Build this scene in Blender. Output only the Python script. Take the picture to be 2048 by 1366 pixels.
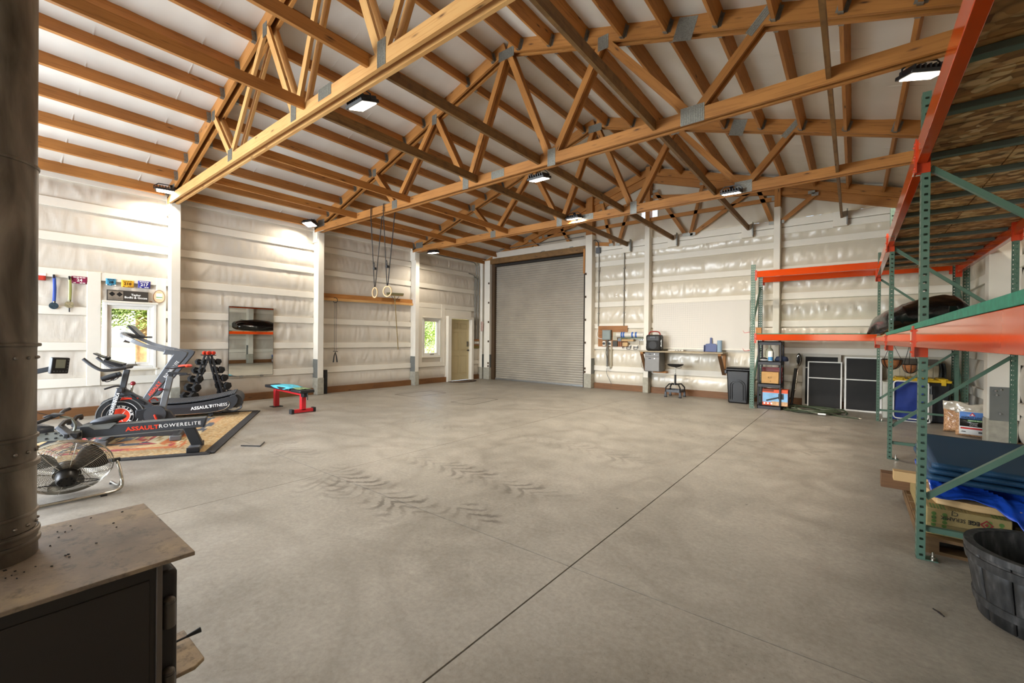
import bpy, bmesh, math, random
from math import sin, cos, pi, radians, sqrt, atan2, hypot
from mathutils import Vector, Matrix, noise
random.seed(7)
S = bpy.context.scene
for o in list(bpy.data.objects): bpy.data.objects.remove(o)
COL = S.collection

# ------------------------------------------------------------------ camera
cam_d = bpy.data.cameras.new('camera'); cam = bpy.data.objects.new('camera', cam_d); COL.objects.link(cam)
def cam_axes(yaw, pitch, roll):
    yaw, pitch, roll = map(radians, (yaw, pitch, roll))
    f = Vector((-sin(yaw)*cos(pitch), cos(yaw)*cos(pitch), sin(pitch))); r = Vector((cos(yaw), sin(yaw), 0)); u = r.cross(f)
    return r*cos(roll)+u*sin(roll), u*cos(roll)-r*sin(roll), f
_r, _u, _f = cam_axes(38.285, -0.261, 0.557)
cam.matrix_world = Matrix(((_r.x, _u.x, -_f.x, 0), (_r.y, _u.y, -_f.y, 0), (_r.z, _u.z, -_f.z, 1.35), (0, 0, 0, 1)))
cam_d.sensor_width = 36; cam_d.sensor_fit = 'HORIZONTAL'; cam_d.lens = 864.6/2048*36; cam_d.clip_start = .02; cam_d.clip_end = 300
S.camera = cam

# ------------------------------------------------------------------ world, daylight, exposure
w = bpy.data.worlds.new('sky'); S.world = w; w.use_nodes = True
nt = w.node_tree; nt.nodes.clear()
sky = nt.nodes.new('ShaderNodeTexSky'); sky.sky_type = 'NISHITA'; sky.sun_disc = False
sky.sun_elevation = radians(48); sky.sun_rotation = radians(200); sky.air_density = 1; sky.dust_density = 2
bg = nt.nodes.new('ShaderNodeBackground'); bg.inputs['Strength'].default_value = .9
wo = nt.nodes.new('ShaderNodeOutputWorld'); nt.links.new(sky.outputs[0], bg.inputs[0]); nt.links.new(bg.outputs[0], wo.inputs[0])
sun_d = bpy.data.lights.new('sun', 'SUN'); sun_d.energy = 30; sun_d.angle = radians(1.5); sun_d.color = (1, .95, .85)
sun = bpy.data.objects.new('sun', sun_d); COL.objects.link(sun); sun.rotation_euler = (radians(50), 0, radians(130))
def area(name, loc, rot, sx, sy, e, col):
    d = bpy.data.lights.new(name, 'AREA'); d.shape = 'RECTANGLE'; d.size = sx; d.size_y = sy; d.energy = e; d.color = col
    o = bpy.data.objects.new(name, d); COL.objects.link(o); o.location = loc; o.rotation_euler = rot; return o
# daylight coming in through the two open overhead doors behind the camera
area('daylight_side_door', (-10.0, -1.75, 1.75), (0, radians(-90), 0), 3.3, 3.1, 340, (.8, .9, 1))
area('daylight_front_door', (-7.2, -4.4, 1.75), (radians(90), 0, 0), 4.2, 3.3, 520, (.8, .89, 1)).data.spread = radians(125)
area('added_front_fill', (-.6, -4.4, 1.9), (radians(90), 0, 0), 1.6, 1.4, 8, (1, .96, .9))  # weak fill lamp from the right, added with a made-up window
S.view_settings.view_transform = 'Standard'; S.view_settings.look = 'None'
S.view_settings.gamma = 1; S.view_settings.use_curve_mapping = False; S.view_settings.exposure = .1
S.cycles.use_denoising = True
S.cycles.max_bounces = 10; S.cycles.diffuse_bounces = 5; S.cycles.glossy_bounces = 5; S.cycles.transmission_bounces = 6
S.cycles.sample_clamp_indirect = 6; S.cycles.caustics_reflective = False; S.cycles.caustics_refractive = False

# ------------------------------------------------------------------ materials
def lin(c):
    if isinstance(c, str):
        c = [int(c[i:i+2], 16)/255 for i in (0, 2, 4)]
        c = [x/12.92 if x <= .04045 else ((x+.055)/1.055)**2.4 for x in c]
    return (c[0], c[1], c[2], 1)
def newmat(name):
    m = bpy.data.materials.new(name); m.use_nodes = True; t = m.node_tree; t.nodes.clear()
    o = t.nodes.new('ShaderNodeOutputMaterial'); b = t.nodes.new('ShaderNodeBsdfPrincipled'); t.links.new(b.outputs[0], o.inputs[0])
    return m, t, b
def N(t, k, **kw):
    n = t.nodes.new(k)
    for a, v in kw.items():
        if a.startswith('_'):
            key = a[1:]; n.inputs[int(key) if key.isdigit() else key.replace('_', ' ')].default_value = v
        else: setattr(n, a, v)
    return n
def L(t, a, b): t.links.new(a, b)
def ramp(t, fac, stops, interp='LINEAR'):
    r = N(t, 'ShaderNodeValToRGB'); e = r.color_ramp.elements; r.color_ramp.interpolation = interp
    while len(e) < len(stops): e.new(.5)
    for el, (p, c) in zip(e, stops): el.position = p; el.color = lin(c) if isinstance(c, str) else (tuple(c)+(1,))[:4] if not isinstance(c, (int, float)) else (c, c, c, 1)
    L(t, fac, r.inputs[0]); return r.outputs[0]
def mix(t, fac, a, b, mode='MIX'):
    m = N(t, 'ShaderNodeMix', data_type='RGBA', blend_type=mode); m.clamp_result = False
    for k, v in ((0, fac), (6, a), (7, b)):
        if hasattr(v, 'is_linked') or hasattr(v, 'links'): L(t, v, m.inputs[k])
        else: m.inputs[k].default_value = v if k == 0 else (lin(v) if isinstance(v, str) else v)
    return m.outputs[2]
def mth(t, op, a, b=None, c=None):
    m = N(t, 'ShaderNodeMath', operation=op)
    for i, v in enumerate((a, b, c)):
        if v is None: continue
        if hasattr(v, 'links'): L(t, v, m.inputs[i])
        else: m.inputs[i].default_value = v
    return m.outputs[0]
def coords(t, kind='Object', scale=(1, 1, 1), loc=(0, 0, 0), rot=(0, 0, 0)):
    tc = N(t, 'ShaderNodeTexCoord'); mp = N(t, 'ShaderNodeMapping'); mp.inputs['Scale'].default_value = scale
    mp.inputs['Location'].default_value = loc; mp.inputs['Rotation'].default_value = rot
    L(t, tc.outputs[kind], mp.inputs[0]); return mp.outputs[0]
def bump(t, b, h, strength=.3, dist=.01):
    n = N(t, 'ShaderNodeBump'); n.inputs['Strength'].default_value = strength; n.inputs['Distance'].default_value = dist
    L(t, h, n.inputs['Height']); L(t, n.outputs[0], b.inputs['Normal'])
_mc = {}
def mat(name, c, rough=.5, metal=0, var=.08, vs=6, bmp=0, bs=60, coat=0, em=0, emc=None, rv=.0):
    if name in _mc: return _mc[name]
    m, t, b = newmat(name); co = coords(t)
    nz = N(t, 'ShaderNodeTexNoise', _Scale=vs, _Detail=4); L(t, co, nz.inputs[0])
    l = lin(c); k = ramp(t, nz.outputs[0], [(.3, [max(0, x*(1-var)) for x in l[:3]]), (.7, [min(1, x*(1+var)) for x in l[:3]])])
    L(t, k, b.inputs['Base Color']); b.inputs['Metallic'].default_value = metal; b.inputs['Roughness'].default_value = rough
    if rv: L(t, mth(t, 'MULTIPLY_ADD', nz.outputs[0], rv, rough-rv/2), b.inputs['Roughness'])
    if coat: b.inputs['Coat Weight'].default_value = coat; b.inputs['Coat Roughness'].default_value = .1
    if em: b.inputs['Emission Strength'].default_value = em; b.inputs['Emission Color'].default_value = lin(emc or c)
    if bmp:
        n2 = N(t, 'ShaderNodeTexNoise', _Scale=bs, _Detail=3); L(t, co, n2.inputs[0]); bump(t, b, n2.outputs[0], bmp, .005)
    _mc[name] = m; return m
def wood(name, a, b2, dark, rough=.6, grain=1., knots=True, dirt=0.):
    if name in _mc: return _mc[name]
    m, t, b = newmat(name)
    uv = N(t, 'ShaderNodeUVMap'); mp = N(t, 'ShaderNodeMapping'); mp.inputs['Scale'].default_value = (1.3, 26*grain, 1); L(t, uv.outputs[0], mp.inputs[0])
    n1 = N(t, 'ShaderNodeTexNoise', _Scale=1.6, _Detail=5, _Roughness=.6, _Distortion=.6); L(t, mp.outputs[0], n1.inputs[0])
    col = ramp(t, n1.outputs[0], [(.28, b2), (.5, a), (.74, a)])
    mp2 = N(t, 'ShaderNodeMapping'); mp2.inputs['Scale'].default_value = (.9, 1.6, 1); L(t, uv.outputs[0], mp2.inputs[0])
    n2 = N(t, 'ShaderNodeTexNoise', _Scale=1.5, _Detail=2); L(t, mp2.outputs[0], n2.inputs[0])
    col = mix(t, ramp(t, n2.outputs[0], [(.35, 0.), (.7, .55)]), col, b2)
    oi = N(t, 'ShaderNodeObjectInfo')
    col = mix(t, mth(t, 'MULTIPLY', oi.outputs['Random'], .35), col, b2)
    if knots:
        mp3 = N(t, 'ShaderNodeMapping'); mp3.inputs['Scale'].default_value = (2.1, 9, 1); L(t, uv.outputs[0], mp3.inputs[0])
        v = N(t, 'ShaderNodeTexVoronoi', _Scale=1.15, _Randomness=1.); L(t, mp3.outputs[0], v.inputs[0])
        col = mix(t, ramp(t, v.outputs['Distance'], [(.04, .95), (.09, .45), (.16, 0.)]), col, dark)
    if dirt:
        n4 = N(t, 'ShaderNodeTexNoise', _Scale=9, _Detail=6); L(t, uv.outputs[0], n4.inputs[0])
        col = mix(t, ramp(t, n4.outputs[0], [(.5, 0.), (.75, dirt)]), col, dark)
    L(t, col, b.inputs['Base Color']); b.inputs['Roughness'].default_value = rough
    bump(t, b, n1.outputs[0], .25, .002)
    _mc[name] = m; return m

# ------------------------------------------------------------------ mesh builder
class MB:
    def __init__(s): s.v = []; s.f = []; s.uv = {}; s.mi = {}; s.cur = 0
    def _f(s, ids, uv=None):
        if uv: s.uv[len(s.f)] = uv
        if s.cur: s.mi[len(s.f)] = s.cur
        s.f.append(tuple(ids))
    def pts(s, ps, M=None):
        b = len(s.v)
        for p in ps:
            p = Vector(p); s.v.append(M @ p if M else p)
        return b
    def box(s, c, d, rz=0, M=None, taper=1.):
        hx, hy, hz = d[0]/2, d[1]/2, d[2]/2
        R = (Matrix.Translation(Vector(c)) @ Matrix.Rotation(rz, 4, 'Z')) if M is None else M @ Matrix.Translation(Vector(c)) @ Matrix.Rotation(rz, 4, 'Z')
        b = s.pts([(x*hx*(taper if z < 0 else 1), y*hy*(taper if z < 0 else 1), z*hz) for z in (-1, 1) for x, y in ((-1, -1), (1, -1), (1, 1), (-1, 1))], R)
        for q in ((0, 3, 2, 1), (4, 5, 6, 7), (0, 1, 5, 4), (1, 2, 6, 5), (2, 3, 7, 6), (3, 0, 4, 7)): s._f([b+i for i in q])
        return s
    def bx(s, x0, x1, y0, y1, z0, z1): return s.box(((x0+x1)/2, (y0+y1)/2, (z0+z1)/2), (abs(x1-x0), abs(y1-y0), abs(z1-z0)))
    def bar(s, p, q, w, h, up=(0, 0, 1)):
        p, q = Vector(p), Vector(q); d = (q-p); l = d.length; d /= l; up = Vector(up)
        sd = d.cross(up)
        if sd.length < 1e-4: sd = d.cross(Vector((1, 0, 0)))
        sd.normalize(); u = sd.cross(d).normalized()
        o = random.random()*9, random.random()*9
        c = [(-w/2, -h/2), (w/2, -h/2), (w/2, h/2), (-w/2, h/2)]
        b = s.pts([e + sd*x + u*y for e in (p, q) for x, y in c])
        for i in range(4):
            j = (i+1) % 4; W = w if i % 2 == 0 else h; k = i*.7
            s._f((b+i, b+4+i, b+4+j, b+j), [(o[0], o[1]+k), (o[0]+l, o[1]+k), (o[0]+l, o[1]+k+W), (o[0], o[1]+k+W)])
        e = [(o[0], o[1]), (o[0]+.02, o[1]), (o[0]+.02, o[1]+h), (o[0], o[1]+h)]
        s._f((b, b+1, b+2, b+3), e); s._f((b+7, b+6, b+5, b+4), e)
        return s
    def tube(s, P, r, n=8, closed=False, caps=True):
        P = [Vector(p) for p in P]; m = len(P); rr = r if isinstance(r, (list, tuple)) else [r]*m
        T = []
        for i in range(m):
            a = P[(i-1) % m] if closed or i > 0 else P[i]; c = P[(i+1) % m] if closed or i < m-1 else P[i]
            T.append((c-a).normalized())
        nrm = T[0].orthogonal().normalized(); b = len(s.v)
        for i in range(m):
            if i: nrm = (nrm - T[i]*nrm.dot(T[i])); nrm = nrm.normalized() if nrm.length > 1e-6 else T[i].orthogonal().normalized()
            bn = T[i].cross(nrm)
            for k in range(n): s.v.append(P[i] + (nrm*cos(2*pi*k/n) + bn*sin(2*pi*k/n))*rr[i])
        for i in range(m if closed else m-1):
            j = (i+1) % m
            for k in range(n):
                l = (k+1) % n; s._f((b+i*n+k, b+i*n+l, b+j*n+l, b+j*n+k))
        if caps and not closed:
            s._f([b+k for k in range(n)][::-1]); s._f([b+(m-1)*n+k for k in range(n)])
        return s
    def cyl(s, p, q, r, r2=None, n=16): return s.tube([p, q], [r, r if r2 is None else r2], n)
    def lathe(s, prof, n=24, M=None, close=False, cap=True):
        b = len(s.v); m = len(prof)
        for r, z in prof: s.pts([(r*cos(2*pi*k/n), r*sin(2*pi*k/n), z) for k in range(n)], M)
        for i in range(m if close else m-1):
            j = (i+1) % m
            for k in range(n):
                l = (k+1) % n; s._f((b+i*n+k, b+i*n+l, b+j*n+l, b+j*n+k))
        if not close and cap:
            if prof[0][0] > 1e-4: s._f([b+k for k in range(n)][::-1])
            if prof[-1][0] > 1e-4: s._f([b+(m-1)*n+k for k in range(n)])
        return s
    def ell(s, c, r, n=12, M=None):
        r = (r, r, r) if isinstance(r, (int, float)) else r; m = max(4, n//2)
        X = Matrix.Translation(Vector(c)) @ Matrix.Diagonal((r[0], r[1], r[2], 1)); X = M @ X if M else X
        return s.lathe([(max(1e-5, sin(pi*i/m)), -cos(pi*i/m)) for i in range(m+1)], n, X)
    def prism(s, poly, h, M=None):
        n = len(poly); M = M or Matrix()
        b = s.pts([(x, y, 0) for x, y in poly] + [(x, y, h) for x, y in poly], M)
        s._f([b+i for i in range(n)][::-1]); s._f([b+n+i for i in range(n)])
        for i in range(n):
            j = (i+1) % n; s._f((b+i, b+j, b+n+j, b+n+i))
        return s
    def grid(s, f, nu, nv, uv=None):
        b = len(s.v)
        for j in range(nv+1):
            for i in range(nu+1): s.v.append(Vector(f(i/nu, j/nv)))
        for j in range(nv):
            for i in range(nu):
                a = b+j*(nu+1)+i; s._f((a, a+1, a+nu+2, a+nu+1), [(i/nu, j/nv), ((i+1)/nu, j/nv), ((i+1)/nu, (j+1)/nv), (i/nu, (j+1)/nv)] if uv else None)
        return s
    def quad(s, a, b, c, d):
        k = s.pts([a, b, c, d]); s._f((k, k+1, k+2, k+3), [(0, 0), (1, 0), (1, 1), (0, 1)]); return s
    def mesh(s, name, mats, bevel=0, T=None):
        me = bpy.data.meshes.new(name)
        vs = [T @ v for v in s.v] if T else s.v
        me.from_pydata([tuple(v) for v in vs], [], s.f)
        ul = me.uv_layers.new(name='UVMap'); off = random.random()*7
        for p in me.polygons:
            u = s.uv.get(p.index)
            if u:
                for k, li in enumerate(p.loop_indices): ul.data[li].uv = u[k]
            else:
                a = max(range(3), key=lambda i: abs(p.normal[i])); ax = [(1, 2), (0, 2), (0, 1)][a]
                for li in p.loop_indices:
                    co = me.vertices[me.loops[li].vertex_index].co; ul.data[li].uv = (co[ax[0]]+off, co[ax[1]]+off)
        for i, k in s.mi.items(): me.polygons[i].material_index = k
        for m in (mats if isinstance(mats, (list, tuple)) else [mats]): me.materials.append(m)
        me.polygons.foreach_set('use_smooth', [True]*len(me.polygons)); me.set_sharp_from_angle(angle=radians(38))
        me.update(); return me
    def build(s, name, mats, parent=None, bevel=0, solid=0, sub=0, L=False):
        T = None if (L or parent is None) else WM.get(parent, Matrix()).inverted()
        o = bpy.data.objects.new(name, s.mesh(name, mats, T=T)); COL.objects.link(o)
        if parent: o.parent = parent; WM[o] = WM.get(parent, Matrix())
        if solid: q = o.modifiers.new('solid', 'SOLIDIFY'); q.thickness = solid; q.offset = 0
        if sub: q = o.modifiers.new('sub', 'SUBSURF'); q.levels = sub; q.render_levels = sub
        if bevel: q = o.modifiers.new('bevel', 'BEVEL'); q.width = bevel; q.segments = 2; q.limit_method = 'ANGLE'; q.angle_limit = radians(50); q.harden_normals = False
        return o
WM = {}
def tag(o, label=None, cat=None, group=None, kind=None):
    if label: o['label'] = label
    if cat: o['category'] = cat
    if group: o['group'] = group
    if kind: o['kind'] = kind
    return o
def thing(name, label, cat, loc=(0, 0, 0), rz=0, group=None):
    o = bpy.data.objects.new(name, None); COL.objects.link(o); o.location = loc; o.rotation_euler = (0, 0, rz); o.empty_display_size = .1
    WM[o] = Matrix.Translation(Vector(loc)) @ Matrix.Rotation(rz, 4, 'Z'); return tag(o, label, cat, group)
def kids(o): return [c for c in o.children]
def dup(o, loc=None, rz=None, label=None, parent=None):
    ch = kids(o); c = o.copy(); COL.objects.link(c)
    if parent is not None: c.parent = parent
    if loc is not None: c.location = loc
    if rz is not None: c.rotation_euler = (0, 0, rz)
    if label: c['label'] = label
    for k in ch: dup(k, parent=c)
    return c
def piece(name, me, parent, M=None):
    o = bpy.data.objects.new(name, me); COL.objects.link(o); o.parent = parent
    if M is not None: o.matrix_basis = M
    WM[o] = WM.get(parent, Matrix()); return o
def text(body, size, M, m, parent, name='lettering', depth=.001, align='CENTER', sx=1., bold=0, sp=1.):
    cu = bpy.data.curves.new('t', 'FONT'); cu.body = body; cu.size = size; cu.align_x = align; cu.align_y = 'CENTER'; cu.extrude = depth; cu.offset = bold; cu.space_character = sp; cu.space_line = .95
    cu.resolution_u = 2
    t = bpy.data.objects.new('t', cu); COL.objects.link(t); dg = bpy.context.evaluated_depsgraph_get(); dg.update()
    me = bpy.data.meshes.new_from_object(t.evaluated_get(dg)); bpy.data.objects.remove(t)
    T = M @ Matrix.Diagonal((sx, 1, 1, 1)); me.transform(T); me.materials.clear(); me.materials.append(m); me.name = name
    o = bpy.data.objects.new(name, me); COL.objects.link(o)
    if parent: me.transform(WM.get(parent, Matrix()).inverted()); o.parent = parent
    return o
def frame(o, x, y):  # matrix with columns x, y, x*y at origin o
    x, y = Vector(x).normalized(), Vector(y).normalized(); z = x.cross(y)
    return Matrix(((x.x, y.x, z.x, o[0]), (x.y, y.y, z.y, o[1]), (x.z, y.z, z.z, o[2]), (0, 0, 0, 1)))
def arc(c, r, a0, a1, n, ax=(1, 0, 0), ay=(0, 0, 1)):
    c, ax, ay = Vector(c), Vector(ax), Vector(ay)
    return [c + ax*(r*cos(a0+(a1-a0)*i/n)) + ay*(r*sin(a0+(a1-a0)*i/n)) for i in range(n+1)]
def bez(ps, n=8):  # smooth curve through points (Catmull-Rom)
    ps = [Vector(p) for p in ps]; q = [ps[0]*2-ps[1]] + ps + [ps[-1]*2-ps[-2]]; out = []
    for i in range(1, len(q)-2):
        a, b, c, d = q[i-1:i+3]
        for k in range(n):
            t = k/n; out.append(.5*((2*b)+(c-a)*t+(2*a-5*b+4*c-d)*t*t+(3*b-a-3*c+d)*t**3))
    out.append(ps[-1]); return out

# ------------------------------------------------------------------ palette
WOOD = wood('roof_timber', 'c08442', '8e5a26', '3c200c')
WOODL = wood('pale_timber', 'd6a86a', 'b47e42', '5a3416')
WOODB = wood('weathered_timber', '8e6a3a', '644522', '2e1c0c', dirt=.5)
SKIRT = wood('skirting_timber', '80562e', '5a381a', '28140a')
PLY = wood('plywood', 'a06c3a', '7e4e24', '4a2410', grain=.5)
PALE = wood('raw_plank', 'c9a878', 'a88654', '55381c', grain=.7)
WHITE = mat('white_paint', 'e2dccf', .55, var=.03, vs=3)
TRIMW = mat('window_white', 'e8e6e0', .35, var=.02)
STEEL = mat('galvanised_plate', '8d8d88', .45, .8, var=.2, vs=40)
GUSS = mat('truss_plate', '9a9a92', .4, .75, var=.25, vs=90, bmp=.5, bs=120)
CONC = mat('concrete', 'a09c8e', .85, var=.14, vs=14, bmp=.5, bs=90)
SLEEVE = mat('post_sleeve', '70726e', .6, .2, var=.08)
BLACK = mat('black_plastic', '17171a', .42, var=.15)
RUB = mat('black_rubber', '1b1b1c', .75, var=.2, bmp=.2, bs=200)
DGREY = mat('dark_grey_metal', '35373b', .42, .3, var=.06)
MGREY = mat('mid_grey_metal', '5b5d60', .4, .5, var=.06)
CHROME = mat('chrome', 'b9b4a8', .22, 1, var=.1, vs=20)
ALU = mat('aluminium', 'a8a9a8', .35, .9, var=.05)
RED = mat('red_paint', 'c4242c', .35, var=.05)
REDO = mat('red_orange', 'e03a20', .4, var=.04)
ORANGE = mat('rack_orange', 'c44008', .09, var=.05, vs=3, bmp=.03, bs=6)
GREEN = mat('rack_green', '4b6656', .42, var=.08, vs=5)
TEAL = mat('teal_board', '247a60', .6, var=.25, vs=30)
PRW = mat('print_white', 'efefec', .5, var=.01)
PRK = mat('print_black', '101010', .5, var=.01)
PRR = mat('print_red', 'e8401f', .5, var=.01)
# ================================================================== STRUCTURE
XL, XR, YB, YF = -10.13, 1.63, 11.17, -4.5
RIDGE, SL = -4.2, .3167
def zb(x): return 5.74 - SL*abs(x-RIDGE)          # underside of the purlins
def zr(x): return zb(x) + .19                      # roof blanket
# ---- concrete floor material: blotches, scuffs and tractor-tyre marks that stay where they are
def floor_mat():
    m, t, b = newmat('slab_concrete'); co = coords(t)
    n1 = N(t, 'ShaderNodeTexNoise', _Scale=.55, _Detail=6, _Roughness=.62); L(t, co, n1.inputs[0])
    n2 = N(t, 'ShaderNodeTexNoise', _Scale=3.2, _Detail=8, _Roughness=.7, _Distortion=.5); L(t, co, n2.inputs[0])
    n3 = N(t, 'ShaderNodeTexNoise', _Scale=34, _Detail=5, _Roughness=.7); L(t, co, n3.inputs[0])
    col = ramp(t, n1.outputs[0], [(.3, '5d574e'), (.5, '878177'), (.68, 'a8a196')])
    col = mix(t, .5, col, ramp(t, n2.outputs[0], [(.3, '625c53'), (.5, '888278'), (.72, 'aaa398')]))
    col = mix(t, .22, col, ramp(t, n3.outputs[0], [(.3, '6e675b'), (.7, 'c8c2b4')]))
    # swirled trowel scuffs
    v = N(t, 'ShaderNodeTexNoise', _Scale=1.1, _Detail=3, _Distortion=4.5); L(t, co, v.inputs[0])
    col = mix(t, ramp(t, v.outputs[0], [(.48, 0.), (.5, .14), (.52, 0.)]), col, '6a6356')
    sp = N(t, 'ShaderNodeTexVoronoi', _Scale=2.3, _Randomness=1.); L(t, co, sp.inputs[0])
    col = mix(t, ramp(t, sp.outputs['Distance'], [(.018, .8), (.03, 0.)]), col, '3c372e')
    n5 = N(t, 'ShaderNodeTexNoise', _Scale=85, _Detail=2); L(t, co, n5.inputs[0])
    col = mix(t, mth(t, 'MULTIPLY', ramp(t, n5.outputs[0], [(.66, 0.), (.74, .8)]), ramp(t, n1.outputs[0], [(.35, 1.), (.6, .15)])), col, '3a342b')
    n6 = N(t, 'ShaderNodeTexNoise', _Scale=4.5, _Detail=3); L(t, co, n6.inputs[0])
    s2 = N(t, 'ShaderNodeTexVoronoi', _Scale=.62, _Randomness=1.); L(t, mix(t, .13, co, n6.outputs['Color'], 'ADD'), s2.inputs[0])
    col = mix(t, ramp(t, s2.outputs['Distance'], [(.03, .65), (.055, 0.)]), col, '4a4338')
    n7 = N(t, 'ShaderNodeTexNoise', _Scale=.42, _Detail=1, _Distortion=2.2); L(t, co, n7.inputs[0])
    col = mix(t, ramp(t, n7.outputs[0], [(.44, 0.), (.5, .2), (.56, 0.)]), col, '5c554a')
    # tyre marks: x0, y0, heading (deg), length, half width, strength
    for x0, y0, a, ln, hw, k in ((-1.75, 3.1, 178, 2.3, .24, .75), (-2.35, 2.15, 176, 1.9, .3, .85), (-3.3, 1.75, 150, 1.3, .3, .5), (-1.5, 4.6, 172, 2.4, .26, .4),
                                 (-4.6, 2.3, 172, 1.3, .3, .45), (-2.0, 2.35, 168, .55, .2, 1.), (.2, 6.4, 176, 2.6, .3, .35), (-1.2, 7.6, 175, 3, .3, .35), (-4.2, 4.6, 178, 2.2, .25, .3)):
        tc = N(t, 'ShaderNodeTexCoord'); mp = N(t, 'ShaderNodeMapping', vector_type='TEXTURE')
        mp.inputs['Location'].default_value = (x0, y0, 0); mp.inputs['Rotation'].default_value = (0, 0, radians(a)); L(t, tc.outputs['Object'], mp.inputs[0])
        s = N(t, 'ShaderNodeSeparateXYZ'); L(t, mp.outputs[0], s.inputs[0])
        ay = mth(t, 'ABSOLUTE', s.outputs[1])
        band = mth(t, 'SINE', mth(t, 'ADD', mth(t, 'MULTIPLY', s.outputs[0], 42.), mth(t, 'ADD', mth(t, 'MULTIPLY', mth(t, 'SINE', mth(t, 'MULTIPLY', ay, 9.)), 7.), mth(t, 'MULTIPLY', n2.outputs[0], 13.))))
        band = ramp(t, band, [(.0, .1), (.35, .45), (.75, 1.)])
        my = ramp(t, mth(t, 'DIVIDE', ay, hw), [(.6, 1.), (1., 0.)])
        mx = ramp(t, mth(t, 'ABSOLUTE', mth(t, 'SUBTRACT', mth(t, 'DIVIDE', s.outputs[0], ln/2), 1.)), [(.6, 1.), (1., 0.)])
        nn = N(t, 'ShaderNodeTexNoise', _Scale=2.6, _Detail=4); L(t, mp.outputs[0], nn.inputs[0])
        f = mth(t, 'MULTIPLY', mth(t, 'MULTIPLY', band, mth(t, 'MULTIPLY', mx, my)), ramp(t, nn.outputs[0], [(.36, 0.), (.6, k)]))
        col = mix(t, mth(t, 'MULTIPLY', f, .85), col, '453f36')
    L(t, col, b.inputs['Base Color'])
    L(t, ramp(t, n2.outputs[0], [(.3, .36), (.7, .58)]), b.inputs['Roughness'])
    bump(t, b, n2.outputs[0], .05, .004); return m
FLOORM = floor_mat()
fl = MB().bx(XL-.2, XR+.2, YF-.2, YB+.2, -.14, -.05).build('floor', mat('joint_dark', '1a1612', .9)); tag(fl, kind='structure')
for x0, x1 in ((XL-.2, -4.103), (-4.098, -1.315), (-1.306, XR+.2)):
    for y0, y1 in ((YF-.2, 2.237), (2.242, YB+.2)):
        MB().bx(x0, x1, y0, y1, -.05, 0).build('slab', FLOORM, fl)
for i, q in enumerate((((-8.64, 6.42), (-8.01, 6.44), (-7.96, 7.45), (-8.6, 7.5)), ((-6.75, 6.46), (-6.12, 6.45), (-6.27, 7.45), (-6.77, 7.40)))):   # two patched cut-outs
    b = MB(); q = [Vector((x, y, .0006)) for x, y in q]
    for a, c in zip(q, q[1:]+q[:1]): b.bar(a, c, .022, .001)
    b.build('patch_seam', mat('seam', '5a5449', .9), fl)

# ---- insulation blankets
def blanket_mat(name, c, rough, coat, bs):
    m, t, b = newmat(name); co = coords(t, scale=(1, 1, .22))
    n = N(t, 'ShaderNodeTexNoise', _Scale=bs, _Detail=3, _Roughness=.55, _Distortion=.25); L(t, co, n.inputs[0])
    co2 = coords(t); n2 = N(t, 'ShaderNodeTexNoise', _Scale=1.3, _Detail=4); L(t, co2, n2.inputs[0])
    l = lin(c); L(t, ramp(t, n2.outputs[0], [(.3, [x*.93 for x in l[:3]]), (.7, [min(1, x*1.05) for x in l[:3]])]), b.inputs['Base Color'])
    b.inputs['Roughness'].default_value = rough
    b.inputs['Coat Weight'].default_value = coat; b.inputs['Coat Roughness'].default_value = .22
    bump(t, b, n.outputs[0], .4, .02); return m
BLK_L = blanket_mat('wall_blanket', 'd2cabd', .55, .08, 8)
BLK_B = blanket_mat('glossy_wall_blanket', 'cfc6b4', .36, .45, 5)
BLK_R = blanket_mat('roof_blanket', 'd8d3ca', .5, .12, 3)
GIRTS = [(.5, .64), (1.1, 1.235), (1.685, 1.82), (2.285, 2.425), (2.87, 3.005), (3.42, 3.56), (3.87, 4.03)]
def bulge(u, z, seed, amp, cr):
    d = 0; gz = [(0, .15)] + GIRTS
    for (a0, a1), (b0, b1) in zip(gz, gz[1:]):
        if a1 < z < b0:
            q = (z-a1)/(b0-a1); d = amp*max(0, sin(pi*q))**.55
            k = noise.noise(Vector((u*2.2, 3.1*a1, seed)))
            c = abs(noise.noise(Vector((u*9+(q-.5)*4*k, z*.9, seed+5)))); c2 = abs(noise.noise(Vector((u*21+(q-.5)*7*k, z*1.6, seed+9))))
            d += cr*max(0, sin(pi*q))**.6*((1-min(1, c*3.2))*.7+(1-min(1, c2*3))*.4)
    if z > 4.03: d = amp*.5 + cr*(1-min(1, abs(noise.noise(Vector((u*6+z*2, z*1.2, seed))))*3))
    return d
def wall(name, u0, u1, z1f, holes, put, seed, m, amp=.034, cr=.016, du=.034, zmax=4.1, dz=.05):
    us = sorted({u0, u1, *[h[0] for h in holes], *[h[1] for h in holes]}); zs = sorted({0, zmax, *[h[2] for h in holes], *[h[3] for h in holes]})
    b = MB()
    for a, c in zip(us, us[1:]):
        for z0, z1 in zip(zs, zs[1:]):
            if any(h[0] <= (a+c)/2 <= h[1] and h[2] <= (z0+z1)/2 <= h[3] for h in holes): continue
            top = (z1 == zmax)
            def f(p, q):
                u = a+(c-a)*p; zt = z1f(u) if (top and z1f) else z1; z = z0+(zt-z0)*q
                return put(u, z, bulge(u, z, seed, amp, cr))
            b.grid(f, max(1, round((c-a)/du)), max(1, round(((z1f((a+c)/2) if top and z1f else z1)-z0)/dz)))
    o = b.build(name, m); tag(o, kind='structure'); return o
DOORS_L = [(1.45, 2.21, .74, 1.95), (8.44, 9.18, .8, 1.985), (9.5, 10.5, 0, 2.0), (-3.3, -.2, 0, 3.3)]
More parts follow.
